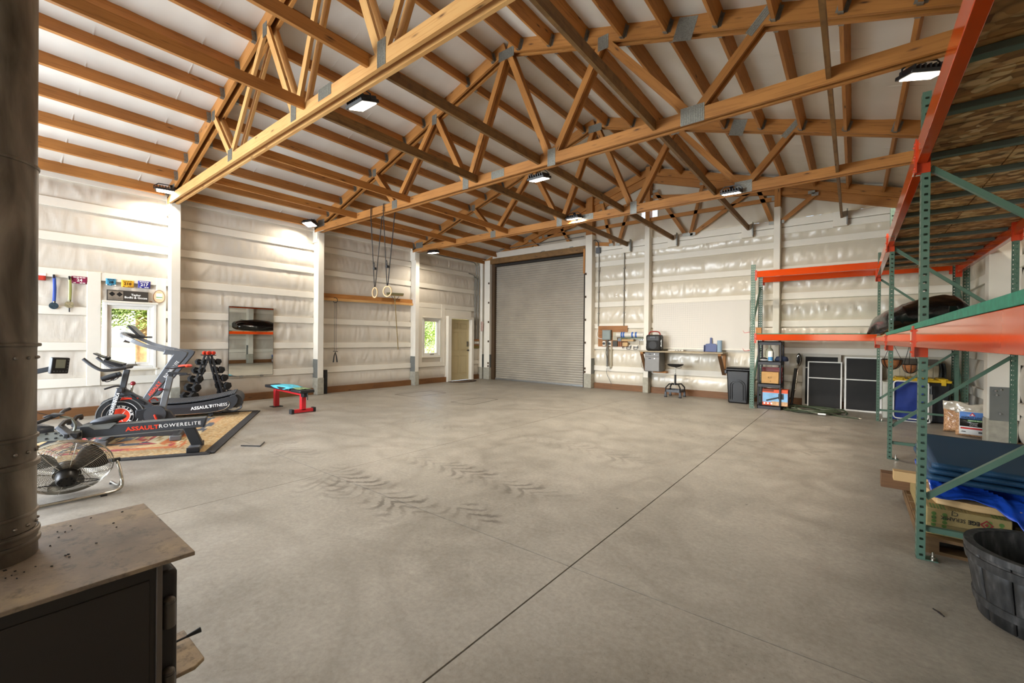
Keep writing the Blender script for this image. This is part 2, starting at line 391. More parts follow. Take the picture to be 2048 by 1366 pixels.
wl = wall('wall_left', YF, YB, None, DOORS_L, lambda u, z, d: (XL+d, u, z), 1., BLK_L, zmax=4.1)
wb = wall('wall_back', XL, XR, zr, [(-9.5, -6.05, 0, 3.9), (-4.45, -4.01, 4.53, 4.86)], lambda u, z, d: (u, YB-d, z), 7., BLK_B, amp=.035, cr=.028, zmax=4.04)
# raise the gable above the eaves in one sheet, leaving the louvre opening free
def gable(u0, u1, z0f, z1f, b):
    b.grid(lambda p, q: (lambda u: (u, YB-bulge(u, z0f(u)+(z1f(u)-z0f(u))*q, 3., .03, .016), z0f(u)+(z1f(u)-z0f(u))*q))(u0+(u1-u0)*p), max(2, round((u1-u0)/.05)), 26)
wb_me = wb.data; bpy.data.objects.remove(wb)
b = MB()
def wallz(b, u0, u1, z0, z1):
    b.grid(lambda p, q: (lambda u, z: (u, YB-bulge(u, z, 7., .035, .03), z))(u0+(u1-u0)*p, z0+(z1-z0)*q), max(1, round((u1-u0)/.045)), max(1, round((z1-z0)/.05)))
wallz(b, XL, -9.5, 0, 4.04); wallz(b, -9.5, -6.05, 3.9, 4.04); wallz(b, -6.05, XR, 0, 4.04)
gable(XL, -4.45, lambda u: 4.04, zr, b); gable(-4.01, XR, lambda u: 4.04, zr, b)
gable(-4.45, -4.01, lambda u: 4.04, lambda u: 4.53, b); gable(-4.45, -4.01, lambda u: 4.86, zr, b)
wb = b.build('wall_back', BLK_B); tag(wb, kind='structure')
wr = wall('wall_right', YF, YB, None, [], lambda u, z, d: (XR-d, u, z), 11., BLK_L, zmax=4.1)
wf = MB(); wf.bx(XL, -9.3, YF-.1, YF, 0, 4.1); wf.bx(-4.5, -1.5, YF-.1, YF, 0, 4.1); wf.bx(.3, XR, YF-.1, YF, 0, 4.1); wf.bx(-9.3, -4.5, YF-.1, YF, 3.4, 4.1); wf.bx(-1.5, .3, YF-.1, YF, 2.7, 4.1); wf.bx(-1.5, .3, YF-.1, YF, 0, 1.1)
wf.prism([(XL, 4.1), (XR, 4.1), (RIDGE, 5.93)], .1, Matrix(((1, 0, 0, 0), (0, 0, 1, YF-.1), (0, 1, 0, 0), (0, 0, 0, 1))))
wf = wf.build('wall_front', WHITE); tag(wf, kind='structure')
# ---- roof blanket
b = MB()
PUR = [-4.469-.5475*k for k in range(11)]; PUR = [x for x in PUR if x > -10]; PURR = [-3.93+.5475*k for k in range(10)]
def roofz(x, y):
    q = ((abs(x-RIDGE)-.27)/.5475) % 1; sag = -.012*sin(pi*q)
    c = abs(noise.noise(Vector((x*.7, y*5, 2)))); return zr(x)+sag-.006*(1-min(1, c*4))
b.grid(lambda p, q: (lambda x, y: (x, y, roofz(x, y)))(XL-.1+(RIDGE-XL+.1)*p, YF-.1+(YB-YF+.2)*q), 70, 200)
b.grid(lambda p, q: (lambda x, y: (x, y, roofz(x, y)))(RIDGE+(XR+.1-RIDGE)*p, YF-.1+(YB-YF+.2)*q), 70, 200)
ce = b.build('ceiling', BLK_R); tag(ce, kind='structure')
for y in (.95, 1.9, 3.35, 4.3, 6.1, 7.0, 9.1, 10.1):       # taped seams of the roof blanket
    for sgn, xe in ((-1, XL+.1), (1, XR-.1)):
        MB().bar((RIDGE, y, zr(RIDGE)-.006), (xe, y, zr(xe)-.006), .012, .012).build('blanket_seam', BLK_R, ce)

# ---- trusses
TR = [2.32, 5.11, 8.0]                    # near faces
def sl(x, off=0): return (x, zb(x)+off)
NODES = [((-7.61, 4.66), (-6.98, 3.95)), ((-6.9, 3.95), (-5.86, 5.2)), ((-5.78, 5.2), (-5.08, 3.95)), ((-4.98, 3.95), (-4.24, 5.7))]
def truss(y0, label, idx):
    t = thing('roof_truss', label, 'roof truss', (RIDGE, y0+.07, 3.83), 0, None)
    def P(x, z, k): return (x, y0+.019+k*.1, z)
    zc = 3.87 if idx == 0 else 3.905
    for k in (0, 1):
        MB().bar(P(-10.0, zc, k), P(1.55, zc, k), .038, .145).build('bottom_chord', WOODL if idx == 0 else WOOD, t)
        for s in (-1, 1):
            xe = RIDGE+s*5.83
            MB().bar(P(RIDGE+s*.03, zb(RIDGE)+.08, k), P(xe, zb(xe)+.08, k), .038, .2).build('top_chord', WOOD, t)
            for (xa, za), (xb, zb_) in NODES:
                if s > 0: xa, xb = 2*RIDGE-xa, 2*RIDGE-xb
                MB().bar(P(xa, za, k), P(xb, zb_, k), .036, .09).build('web', WOOD if idx else WOODL, t)
    pl = [(-4.2, 5.7, .3, .15), (-3.36, 3.92, .13, .24), (-5.04, 3.92, .13, .2), (-6.94, 3.92, .16, .16), (-1.46, 3.92, .26, .2), (-5.82, 5.2, .12, .17), (-2.58, 5.2, .15, .18), (-7.61, 4.68, .12, .15), (-.79, 4.7, .085, .32), (-1.55, 4.93, .22, .26), (-4.35, 3.91, .26, .12), (-9.7, 4.0, .3, .16)]
    for x, z, w_, h in pl:
        a = 0
        if abs(x+1.55) < .01: a = atan2(SL, 1)*1
        if abs(x+.79) < .01: a = .76
        M = Matrix.Translation((x, y0-.002, z)) @ Matrix.Rotation(a, 4, 'Y')
        m = MB(); n = max(4, int(w_/.018))
        for i in range(n):                                  # pressed ridges of the nail plate
            m.box((-w_/2+(i+.5)*w_/n, 0, 0), (w_/n*.62, .005, h), M=M)
        m.box((0, .001, 0), (w_, .002, h), M=M); m.build('nail_plate', GUSS, t)
    return t
truss(TR[0], 'double timber roof truss nearest the camera, with the pale bottom chord', 0)
truss(TR[1], 'double orange timber roof truss that carries the black gym ring straps', 1)
truss(TR[2], 'double orange timber roof truss farthest in, closest to the steel roll-up door', 2)
# ---- purlins hung between the trusses, each with its hangers
bays = [(-.5, TR[0]), (TR[0]+.14, TR[1]), (TR[1]+.14, TR[2]), (TR[2]+.14, YB)]
hang = MB(); hang.bx(-.024, .024, 0, .05, -.095, -.09).bx(-.024, -.02, 0, .05, -.095, .06).bx(.02, .024, 0, .05, -.095, .06).bx(-.05, .05, -.001, .003, -.08, .06)
HME = hang.mesh('joist_hanger', STEEL)
for x in PUR + PURR:
    s = 1 if x > RIDGE else -1; nrm = Vector((s*SL, 0, 1)).normalized()
    for bi, (a, c) in enumerate(bays):
        p = MB().bar((x, a+.003, zb(x)+.094), (x, c-.003, zb(x)+.094), .038, .184, nrm).build('purlin', WOOD if bi < 3 else WOOD, ce)
        for yy, r in ((a, 0), (c, pi)):
            if yy < 0: continue
            M = Matrix.Translation((x, yy, zb(x)+.094)) @ Matrix.Rotation(s*atan2(SL, 1), 4, 'Y') @ Matrix.Rotation(r, 4, 'Z')
            piece('joist_hanger', HME, p, M)
# ---- lateral braces between the bottom chords
BRX = [-8.24, -6.49, -4.785, -3.572, -1.895, -.211]
for x in BRX:
    for bi, (a, c) in enumerate(bays):
        if (bi == 3 and x < -5) or (bi == 0 and x < -6): continue
        if bi == 0 and x > -1: a = .9
        e = c-.003 if bi < 3 else YB-.16
        MB().bar((x, a+.003, 3.925), (x, e, 3.925+(.01 if bi == 3 else 0)), .038, .115).build('lateral_brace', WOODB if x > -5.5 and bi else WOOD, ce)
# ---- wall framing helper
def board(par, name, x0, x1, y0, y1, z0, z1, m=WHITE, bev=.004):
    return MB().bx(x0, x1, y0, y1, z0, z1).build(name, m, par, bevel=bev)
gx0, gx1 = XL+.01, XL+.055
posts_y = [(-.55, -.41), (2.36, 2.5), (5.15, 5.29), (8.03, 8.16), (10.93, 11.15)]
segs = [(-4.4, -.55), (-.41, 2.36), (2.5, 5.15), (5.29, 8.03), (8.16, 10.93)]
for gi, (z0, z1) in enumerate(GIRTS):
    for si, (a, c) in enumerate(segs):
        cuts = []
        if si == 1 and gi in (1, 2): cuts = [(1.28, 2.32)]
        if si == 4 and gi in (1, 2): cuts = [(8.25, 10.55)]
        if si == 4 and gi == 0: cuts = [(9.38, 10.55)]
        if si == 0 and gi < 6: cuts = [(-3.35, -.1)]
        if si == 1 and gi < 6: a = -.08
        p = a
        for k0, k1 in cuts + [(c, c)]:
            if k0 > p+.03: board(wl, 'girt', gx0, gx1+(.012 if gi == 6 else 0), p+.002, k0-.002, z0, z1)
            p = k1
for si, (a, c) in enumerate(segs):
    if si == 0: continue
    if si == 4: c = 9.4
    MB().bar((XL+.045, a+.002, .075), (XL+.045, c-.002, .075), .09, .15).build('skirting_board', SKIRT, wl)
MB().bar((XL+.045, 10.56, .075), (XL+.045, 10.92, .075), .09, .15).build('skirting_board', SKIRT, wl)
def post(par, x0, x1, y0, y1, ztop, side, split=None, pier=.4, slv=.84):
    """timber post on a concrete pier, steel sleeve plates on the two sides ('y' or 'x' is the axis the plates face)"""
    p = board(par, 'post', x0, x1, y0, y1, pier, ztop if split is None else split)
    board(p, 'pier', x0-.012, x1+.012, y0-.012, y1+.012, 0, pier, CONC, .012)
    for s in (0, 1):
        if side == 'y': yy = (y0-.005, y0) if s == 0 else (y1, y1+.005); board(p, 'sleeve_plate', x0, x1-.004, *yy, pier-.01, slv, SLEEVE, 0)
        else: xx = (x0-.005, x0) if s == 0 else (x1, x1+.005); board(p, 'sleeve_plate', *xx, y0+.004, y1, pier-.01, slv, SLEEVE, 0)
    if split: MB().bar(((x0+x1)/2, (y0+y1)/2, split), ((x0+x1)/2, (y0+y1)/2, ztop), x1-x0-.01, y1-y0-.01, (0, 1, 0)).build('bare_post_top', WOOD, p)
    for z in (.55, .72) if side == 'y' else ():
        MB().cyl((x0+.06, y0-.012, z), (x0+.06, y0, z), .012, n=6).build('bolt', STEEL, p)
    return p
for i, (a, c) in enumerate(posts_y[:4]):
    p = post(wl, XL+.03, -9.88, a, c, 3.83, 'y')
    MB().prism([(-10.1, 3.6), (-9.885, 3.6), (-9.885, 3.83), (-9.62, 3.83), (-9.62, 4.02), (-9.66, 4.1), (-9.9, 4.06), (-10.1, 3.95)], .025, Matrix(((1, 0, 0, 0), (0, 0, 1, a-.027), (0, 1, 0, 0), (0, 0, 0, 1)))).build('truss_saddle', WHITE, p)
# corner and door jamb posts on the back wall
post(wb, -10.11, -9.93, 10.93, 11.12, 4.05, 'x')
post(wb, -9.84, -9.6, 10.93, 11.14, 4.0, 'x')
post(wb, -6.0, -5.79, 10.93, 11.15, 5.4, 'x', 4.33)
post(wb, -4.275, -4.15, 10.93, 11.15, 5.85, 'x', 4.33)
post(wb, -1.385, -1.265, 10.93, 11.15, 4.95, 'x', 4.29)
by0, by1 = YB-.055, YB-.01
BG = GIRTS[:6] + [(3.72, 3.86), (3.87, 4.03)]
for gi, (z0, z1) in enumerate(BG):
    for a, c in ((-9.93, -9.84), (-5.79, -4.275), (-4.15, -1.385), (-1.265, XR-.03)):
        if a == -4.15 and gi == 1: continue
        MB().bx(a+.002, c-.002, by0-(.01 if gi > 5 else 0), by1, z0, z1).build('girt', WHITE, wb, bevel=.004)
for a, c in ((-5.77, -4.29), (-4.13, -1.4), (-1.25, XR-.05)):
    MB().bar((a, YB-.045, .075), (c, YB-.045, .075), .09, .15).build('skirting_board', SKIRT, wb)
for x in BRX[2:]:                                            # blocks that take the brace ends
    MB().bx(x-.14, x+.09, YB-.16, YB-.1, 3.72, 4.02).build('brace_block', WHITE, wb, bevel=.005)
    MB().bx(x+.08, x+.1, YB-.2, YB-.1, 3.74, 4.05).build('brace_bracket', STEEL, wb)
# gable framing: rafters, tie and braces
for s in (-1, 1):
    xe = RIDGE+s*5.75
    for dz_, yy in ((.02, YB-.12), (-.17, YB-.08)):
        MB().bar((RIDGE, yy, zb(RIDGE)+dz_), (xe, yy, zb(xe)+dz_), .04, .18).build('gable_rafter', WOOD, wb)
for a, c, h in (((-7.6, 4.5), (-1.38, 4.49), .09), ((-4.15, 5.08), (-.72, 4.5), .08), ((-4.04, 5.2), (-3.28, 3.98), .085), ((-2.89, 5.15), (-3.16, 3.96), .075), ((-1.79, 5.0), (-1.43, 3.97), .085),
                ((-1.87, 4.75), (-3.1, 3.97), .085), ((-.66, 4.45), (-1.26, 3.97), .085), ((-5.55, 5.2), (-5.25, 3.98), .085), ((-4.75, 4.95), (-5.05, 3.97), .085), ((-4.25, 5.08), (-7.4, 4.52), .08), ((-6.9, 4.75), (-6.5, 4.05), .085), ((-8.0, 4.45), (-7.5, 4.05), .085)):
    MB().bar((a[0], YB-.15, a[1]), (c[0], YB-.15, c[1]), .036, h).build('gable_brace', WOOD, wb)
    for q in (a, c):
        MB().bx(q[0]-.06, q[0]+.06, YB-.175, YB-.169, q[1]-.035, q[1]+.035).build('nail_plate', GUSS, wb)
MB().bx(-9.55, -6.02, 11.0, 11.12, 4.06, 4.25).build('header_plank', WHITE, wb, bevel=.004)
# ---- louvred gable vent (daylight through the slats)
v = MB()
for a, c, d, e in ((-4.47, -4.44, 4.5, 4.89), (-4.02, -3.99, 4.5, 4.89), (-4.44, -4.02, 4.5, 4.53), (-4.44, -4.02, 4.86, 4.89)): v.bx(a, c, YB-.05, YB+.06, d, e)
wv = v.build('window_3', TRIMW); tag(wv, kind='structure')
for k in range(7):
    z = 4.55+k*.046; MB().box((-4.23, YB+.03, z), (.42, .05, .004), M=Matrix.Translation((0, 0, 0))).build('louvre', TRIMW, wv)

# ---- windows
GLASS, tg, bg_ = newmat('window_glass'); bg_.inputs['Transmission Weight'].default_value = 1; bg_.inputs['Roughness'].default_value = 0; bg_.inputs['IOR'].default_value = 1.08; bg_.inputs['Base Color'].default_value = (1, 1, 1, 1)
def window(name, y0, y1, z0, z1, fr):
    b = MB(); x0, x1 = XL-.09, XL+.075
    b.bx(x0, x1, y0, y0+.045, z0, z1).bx(x0, x1, y1-.045, y1, z0, z1).bx(x0, x1, y0+.045, y1-.045, z1-.045, z1).bx(x0, x1, y0+.045, y1-.045, z0, z0+.045)
    o = b.build(name, TRIMW, bevel=.004); tag(o, kind='structure')
    s = MB(); a, c, d, e = y0+.045, y1-.045, z0+.045, z1-.045; X0, X1 = XL-.06, XL+.04
    s.bx(X0, X1, a, a+fr, d, e).bx(X0, X1, c-fr, c, d, e).bx(X0, X1, a+fr, c-fr, d, d+fr).bx(X0, X1, a+fr, c-fr, e-fr, e); s.build('sash', TRIMW, o, bevel=.005)
    MB().bx(XL-.012, XL-.006, a+fr, c-fr, d+fr, e-fr).build('pane', GLASS, o)
    k = MB().bx(X1, X1+.03, (a+c)/2-.05, (a+c)/2+.09, d+.005, d+.03).cyl((X1+.03, (a+c)/2+.07, d+.02), (X1+.045, (a+c)/2+.06, d+.09), .006, n=8); k.build('crank_handle', CHROME, o)
    MB().bx(XL+.06, XL+.1, y0-.02, y1+.02, z1, z1+.03).build('head_board', WHITE, o, bevel=.003)
    MB().bx(XL+.06, XL+.085, y0-.02, y1+.02, z0-.03, z0).build('sill', WHITE, o, bevel=.003)
window('window_1', 1.475, 2.185, .77, 1.925, .06)
window('window_2', 8.455, 9.165, .81, 1.975, .06)
for y0, y1, z0, z1 in ((1.27, 1.44, .5, 2.42), (2.19, 2.33, .64, 2.42), (8.2, 8.44, .5, 2.28), (9.2, 9.36, .6, 2.43)):
    board(wl, 'trimmer_board', XL+.012, XL+.062, y0, y1, z0, z1)
board(wl, 'infill_panel', XL+.01, XL+.05, 8.44, 9.2, 1.98, 2.28); board(wl, 'infill_panel', XL+.01, XL+.05, 9.36, 10.55, 2.06, 2.28)

# ---- entry door
CREAM = mat('cream_door_paint', 'c3b48c', .45, var=.03)
b = MB(); b.bx(XL-.05, XL+.17, 9.4, 9.54, 0, 2.07).bx(XL-.05, XL+.17, 10.46, 10.56, 0, 2.07).bx(XL-.05, XL+.17, 9.54, 10.46, 1.995, 2.07)
do = b.build('door_1', WHITE, bevel=.004); tag(do, kind='structure')
lf = MB(); lf.bx(XL+.0, XL+.035, 9.545, 10.455, .012, 1.99)
leaf = lf.build('door_leaf', CREAM, do, bevel=.003)
for (a, c) in ((9.65, 9.95), (10.05, 10.35)):
    for z0, z1 in ((.22, .82), (.98, 1.58), (1.68, 1.86)):
        m = MB(); X = XL+.035
        for p, q in ((0, .012), (.03, .006)):
            m.bx(X, X+q, a+p, c-p, z0+p, z1-p) if p else (m.bx(X, X+q, a, a+.012, z0, z1), m.bx(X, X+q, c-.012, c, z0, z1), m.bx(X, X+q, a, c, z0, z0+.012), m.bx(X, X+q, a, c, z1-.012, z1))
        m.build('raised_panel', CREAM, leaf, bevel=.003)
m = MB().cyl((XL+.035, 10.38, .98), (XL+.075, 10.38, .98), .014, n=10).ell((XL+.09, 10.38, .98), (.025, .032, .032), 12); m.build('door_knob', BLACK, leaf)
MB().bx(XL+.035, XL+.065, 10.345, 10.415, 1.1, 1.27).build('keypad_lock', mat('antique_metal', '5c5648', .4, .7), leaf, bevel=.008)
# ---- roll-up door
SLATM = mat('shutter_steel', 'a49c8f', .38, .25, var=.1, vs=2)
b = MB(); n = 54; Z1 = 3.86
pr = []
for i in range(n):
    z = Z1*i/n; h = Z1/n
    pr += [(0, z), (.0, z+.008), (.012, z+.02), (.016, z+h*.5), (.012, z+h-.014), (0, z+h-.004)]
pr.append((0, Z1))
b.grid(lambda p, q: (-9.5+3.42*p, 11.13-pr[round(q*(len(pr)-1))][0], .03+pr[round(q*(len(pr)-1))][1]), 6, len(pr)-1)
rd = b.build('door_2', SLATM); tag(rd, kind='structure')
BRN = mat('brown_track', '4a3620', .6, .2, var=.1)
MB().bx(-9.59, -9.46, 11.02, 11.14, 0, 3.95).build('guide_track', BRN, rd, bevel=.004); MB().bx(-6.09, -6.03, 11.02, 11.14, 0, 3.95).build('guide_track', mat('dark_track', '2c2419', .6, .3), rd, bevel=.004)
MB().bar((-9.58, 10.98, 3.95), (-6.0, 10.98, 3.95), .12, .17).build('door_header', WOODB, rd)
MB().cyl((-9.45, 11.06, 3.82), (-6.1, 11.06, 3.82), .05, n=16).build('shutter_barrel', mat('barrel_dark', '221d18', .7), rd)
MB().bx(-9.5, -6.08, 11.09, 11.15, .0, .055).build('bottom_bar', ALU, rd, bevel=.004)
for k in range(5): MB().bx(-9.0+k*.62, -8.95+k*.62, 11.08, 11.09, .01, .03).build('bar_clip', ALU, rd)
MB().bar((-6.03, 10.92, 3.95), (-6.03, 10.92, 3.25), .05, .03, (0, 1, 0)).build('jamb_strip', WOOD, rd)
for z in (.42, .52, 1.25, 1.9, 2.55, 3.2):
    for x in (-9.63, -5.97): MB().bx(x-.025, x+.015, 10.905, 10.93, z, z+.06).build('track_clip', BRN, rd)
MB().cyl((-9.4, 11.0, 4.33), (-6.1, 11.0, 4.33), .014, n=8).build('shaft_rod', STEEL, rd)
# ---- right wall
for i, (z0, z1) in enumerate(GIRTS):
    for a, c in ((-4.4, 2.3), (2.5, 5.1), (5.3, 7.95), (8.2, 11.1)): board(wr, 'girt', XR-.055, XR-.01, a, c, z0, z1)
MB().bar((XR-.045, -4.4, .075), (XR-.045, 11.1, .075), .09, .15).build('skirting_board', SKIRT, wr)
for a in (2.36, 5.13):
    post(wr, 1.4, 1.6, a, a+.14, 3.83, 'y')
p = board(wr, 'post', 1.325, 1.6, 7.95, 8.15, .42, 3.83)
board(p, 'pier', 1.32, 1.59, 7.94, 8.17, 0, .42, CONC, .02)
board(p, 'sleeve_plate', 1.345, 1.53, 7.94, 7.95, .4, .82, SLEEVE, .002)
for x, z in ((1.435, .79), (1.43, .49), (1.40, .72), (1.39, .77)): MB().cyl((x, 7.92, z), (x, 7.945, z), .012, n=6).build('bolt', ALU, p)

# ---- outdoors seen through the windows
GRASS = mat('outdoor_grass', 'b8b070', .9, var=.35, vs=1.5)
gd = MB().grid(lambda p, q: (-70+60*p-.3, -40+90*q, -.12), 20, 20).build('ground', GRASS); tag(gd, kind='structure')
BARK = mat('pine_bark', '8a6a48', .9, var=.35, vs=9, bmp=.8, bs=30); LEAF = mat('pine_needles', '8ba056', .7, var=.4, vs=3)
def tree(x, y, h, r, label, fo, seed):
    t = thing('tree', label, 'tree', (x, y, -.12), 0, None); rnd = random.Random(seed)
    MB().tube(bez([(x, y, -.12), (x+.03, y-.05, h*.4), (x-.03, y+.03, h)], 4), [r*(1-.35*i/8) for i in range(9)], 10).build('trunk', BARK, t)
    m = MB()
    for (cx, cy, cz, R, n) in fo:
        for i in range(n):
            d = Vector((rnd.gauss(0, 1), rnd.gauss(0, 1), rnd.gauss(0, .6))).normalized()*R*rnd.random()**.5; p = Vector((cx, cy, cz))+d
            a = Vector((rnd.gauss(0, 1), rnd.gauss(0, 1), rnd.gauss(-.2, .5))).normalized()*rnd.uniform(.08, .2); c = a.cross(Vector((rnd.random(), rnd.random(), 1))).normalized()*.02
            k = m.pts([p-c, p+c, p+a]); m._f((k, k+1, k+2))
    tag(m.build('foliage', LEAF, t), kind='stuff')
tree(-14.2, 2.86, 5, .17, 'pine tree with rough brown trunk outside the front window', [(-13.6, 2.5, 2.15, .7, 2600), (-13.6, 1.9, 2.05, .55, 1500), (-14.0, 3.2, 2.2, .6, 1500)], 3)
tree(-16.5, 12.6, 5, .12, 'leafy tree outside the window beside the cream door', [(-14.2, 12.0, 1.5, .8, 3000), (-14.6, 12.9, 2.2, .9, 2600), (-13.4, 11.8, .6, .6, 1500)], 5)

# ---- LED floodlights
LENS = mat('lit_led_lens', 'ffffff', .3, em=14, emc='fff4e2', var=0)
def flood(x, y, z, rx, rz, label, e=58, col=(1, .9, .75), cy=None):
    t = thing('floodlight', label, 'floodlight', (x, y, z), rz, None)
    R = Matrix.Rotation(rx, 4, 'X')
    h = MB(); h.box((0, 0, 0), (.3, .22, .035), M=R); h.build('housing', BLACK, t, bevel=.006, L=True)
    f = MB()
    for k in range(7): f.box((-.12+k*.04, 0, .035), (.012, .2, .04), M=R)
    f.build('cooling_fins', BLACK, t, L=True)
    MB().box((0, 0, -.02), (.25, .17, .008), M=R).build('lens', LENS, t, L=True)
    m = MB().tube([R @ Vector((-.16, 0, 0)), R @ Vector((-.165, 0, .05)), R @ Vector((-.1, 0, .105)), R @ Vector((.1, 0, .105)), R @ Vector((.165, 0, .05)), R @ Vector((.16, 0, 0))], .008, 6); m.build('bracket', BLACK, t, L=True)
    if cy is not None: MB().bar((x, y, z+.1), (x, cy, 3.86), .05, .02).build('mount_arm', BLACK, t)
    if x < -9.6: MB().bar((x+(-.0), y+.08, z+.1), (-9.9, y+(.3 if y > 4 else .18), z+.06), .03, .03).build('mount_arm', BLACK, t)
    d = bpy.data.lights.new('led_light', 'AREA'); d.shape = 'RECTANGLE'; d.size = .24; d.size_y = .16; d.energy = e; d.color = col; d.spread = radians(150)
    o = bpy.data.objects.new('led_light', d); COL.objects.link(o); o.parent = t; o.matrix_basis = R @ Matrix.Translation((0, 0, -.03))
flood(-4.1, 2.6, 3.82, .3, .0, 'lit black floodlight under the nearest truss, largest of the lamps', cy=2.44)
flood(-3.74, 5.36, 3.78, .2, 0, 'lit black floodlight under the middle of the ring-strap truss', cy=5.22)
flood(-4.6, 7.88, 3.9, .2, 0, 'lit black floodlight under the far truss, in front of the roll-up door', cy=8.02)
flood(-1.62, 7.9, 3.83, .2, 0, 'lit floodlight under the far truss on the side of the pegboard', cy=8.02)
flood(-9.66, 2.22, 3.95, .0, 1.35, 'lit floodlight on the wall post between the window and the mirror', 30)
flood(-9.7, 4.85, 3.93, -.3, .3, 'lit floodlight glaring at the wall post left of the gym rings', 30)
flood(-9.22, 8.1, 3.76, .1, .1, 'lit floodlight beside the wall post above the small back window', 26, cy=8.05)
flood(.46, 5.32, 3.77, .2, .5, 'lit floodlight half hidden behind the truss chord above the pallet rack', cy=5.22)
# ================================================================== PALLET RACKS
GRN2 = GREEN
def crinkle(m, sc, st, dist=.012):
    t = m.node_tree; b = next(n for n in t.nodes if n.type == 'BSDF_PRINCIPLED'); v = N(t, 'ShaderNodeTexVoronoi', _Scale=sc, feature='SMOOTH_F1'); n = N(t, 'ShaderNodeTexNoise', _Scale=sc*.8, _Detail=3)
    co = coords(t); L(t, co, n.inputs[0]); L(t, mix(t, .2, co, n.outputs['Color'], 'ADD'), v.inputs[0]); bump(t, b, v.outputs['Distance'], st, dist); return m
def strip(b, o, du, width, H, holes, pitch=.05, z0=.03):
    """upright sheet-metal strip with a row of punched holes (left open as real gaps)"""
    o, du = Vector(o), Vector(du); us = sorted({0, width, *[h[0]-h[1] for h in holes], *[h[0]+h[1] for h in holes]})
    zs = [0]; z = z0
    while z+.02 < H: zs += [z-.007, z+.007]; z += pitch
    zs.append(H)
    idx = {}
    def P(i, j):
        if (i, j) not in idx: idx[i, j] = b.pts([o+du*us[i]+Vector((0, 0, zs[j]))])
        return idx[i, j]
    for j in range(len(zs)-1):
        for i in range(len(us)-1):
            c = (us[i]+us[i+1])/2
            if j % 2 and any(abs(c-h[0]) < h[1] for h in holes): continue
            b._f((P(i, j), P(i+1, j), P(i+1, j+1), P(i, j+1)))
def upright(par, x, y, ax, H=2.92):
    """C-shaped punched post; ax is the direction the wide front face looks along"""
    b = MB()
    if ax in ('-x', '+x'):
        xf, xb = (x, x+.041) if ax == '-x' else (x+.041, x)
        strip(b, (xf, y, 0), (0, 1, 0), .08, H, [(.022, .007), (.058, .007)])
        for yy in (y, y+.08): strip(b, (xf, yy, 0), ((xb-xf)/.041, 0, 0), .041, H, [(.022, .009)])
    else:
        yf, yb = (y, y+.041) if ax == '-y' else (y+.041, y)
        strip(b, (x, yf, 0), (1, 0, 0), .08, H, [(.022, .007), (.058, .007)])
        for xx in (x, x+.08): strip(b, (xx, yf, 0), (0, (yb-yf)/.041, 0), .041, H, [(.022, .009)])
    o = b.build('upright', GRN2, par)
    o.data.polygons.foreach_set('use_smooth', [False]*len(o.data.polygons))
    cx, cy = (x+.02, y+.04) if 'x' in ax else (x+.04, y+.02)
    MB().box((cx+.03, cy, .003), (.1, .075, .006)).build('foot_plate', GRN2, o)
    m = MB().cyl((cx+.055, cy-.035, .008), (cx+.055, cy-.035, .014), .013, n=8).cyl((cx+.055, cy-.035, .012), (cx+.055, cy-.035, .06), .007, n=8).cyl((cx+.055, cy-.035, .02), (cx+.055, cy-.035, .034), .013, n=6)
    m.build('anchor_bolt', CHROME, o); return o
def beam(par, p, q, out, h, z, label=None):
    """box beam with the step along its inner top edge, end connectors with rivets"""
    p, q, out = Vector(p), Vector(q), Vector(out); d = (q-p).normalized(); b = MB()
    n = -out; w = .052
    prof = [(0, 0), (w, 0), (w, h-.035), (w*.6, h-.035), (w*.6, h), (0, h)]
    M = Matrix(((n.x, 0, d.x, p.x), (n.y, 0, d.y, p.y), (0, 1, 0, z), (0, 0, 0, 1)))
    b.prism(prof, (q-p).length, M); o = b.build('beam', ORANGE, par, bevel=.003)
    for e, s in ((p, 1), (q, -1)):
        c = MB(); base = e + out*.004
        c.box(base+d*s*.018+Vector((0, 0, z+h/2-.02)), (abs(d.x)*.036+abs(out.x)*.008, abs(d.y)*.036+abs(out.y)*.008, h+.08))
        c.box(e+d*s*.003+n*.03+Vector((0, 0, z+h/2-.02)), (abs(d.x)*.006+abs(n.x)*.07, abs(d.y)*.006+abs(n.y)*.07, h+.08))
        for k in range(3): c.ell(base+d*s*.02+out*.004+Vector((0, 0, z-.03+k*(h+.02)/2)), .008, 8)
        c.build('beam_connector', mat('connector_orange', 'b93a16', .35, var=.08), o)
    return o
def brace(par, p, q): return MB().bar(p, q, .032, .034, (0, 1, 0) if abs(p[1]-q[1]) < .01 else (1, 0, 0)).build('cross_brace', GRN2, par)
OSB, t_, b_ = newmat('osb_board')
co_ = coords(t_, scale=(1, 1, 1)); 
v1 = N(t_, 'ShaderNodeTexVoronoi', _Scale=1., _Randomness=1.); mp_ = N(t_, 'ShaderNodeMapping'); mp_.inputs['Scale'].default_value = (14, 22, 10); mp_.inputs['Rotation'].default_value = (0, 0, .5)
nd_ = N(t_, 'ShaderNodeTexNoise', _Scale=5, _Detail=2); L(t_, co_, nd_.inputs[0])
L(t_, mix(t_, .12, co_, nd_.outputs['Color'], 'ADD'), mp_.inputs[0]); L(t_, mp_.outputs[0], v1.inputs[0])
sx_ = N(t_, 'ShaderNodeSeparateColor'); L(t_, v1.outputs['Color'], sx_.inputs[0])
oc_ = ramp(t_, sx_.outputs[0], [(0, '7c502a'), (.35, 'ac7844'), (.7, 'd09e68'), (1, 'e6c494')])
L(t_, mix(t_, ramp(t_, v1.outputs['Distance'], [(.45, 0.), (.9, .6)]), oc_, '4a3014'), b_.inputs['Base Color']); b_.inputs['Roughness'].default_value = .7
bump(t_, b_, sx_.outputs[1], .3, .004)

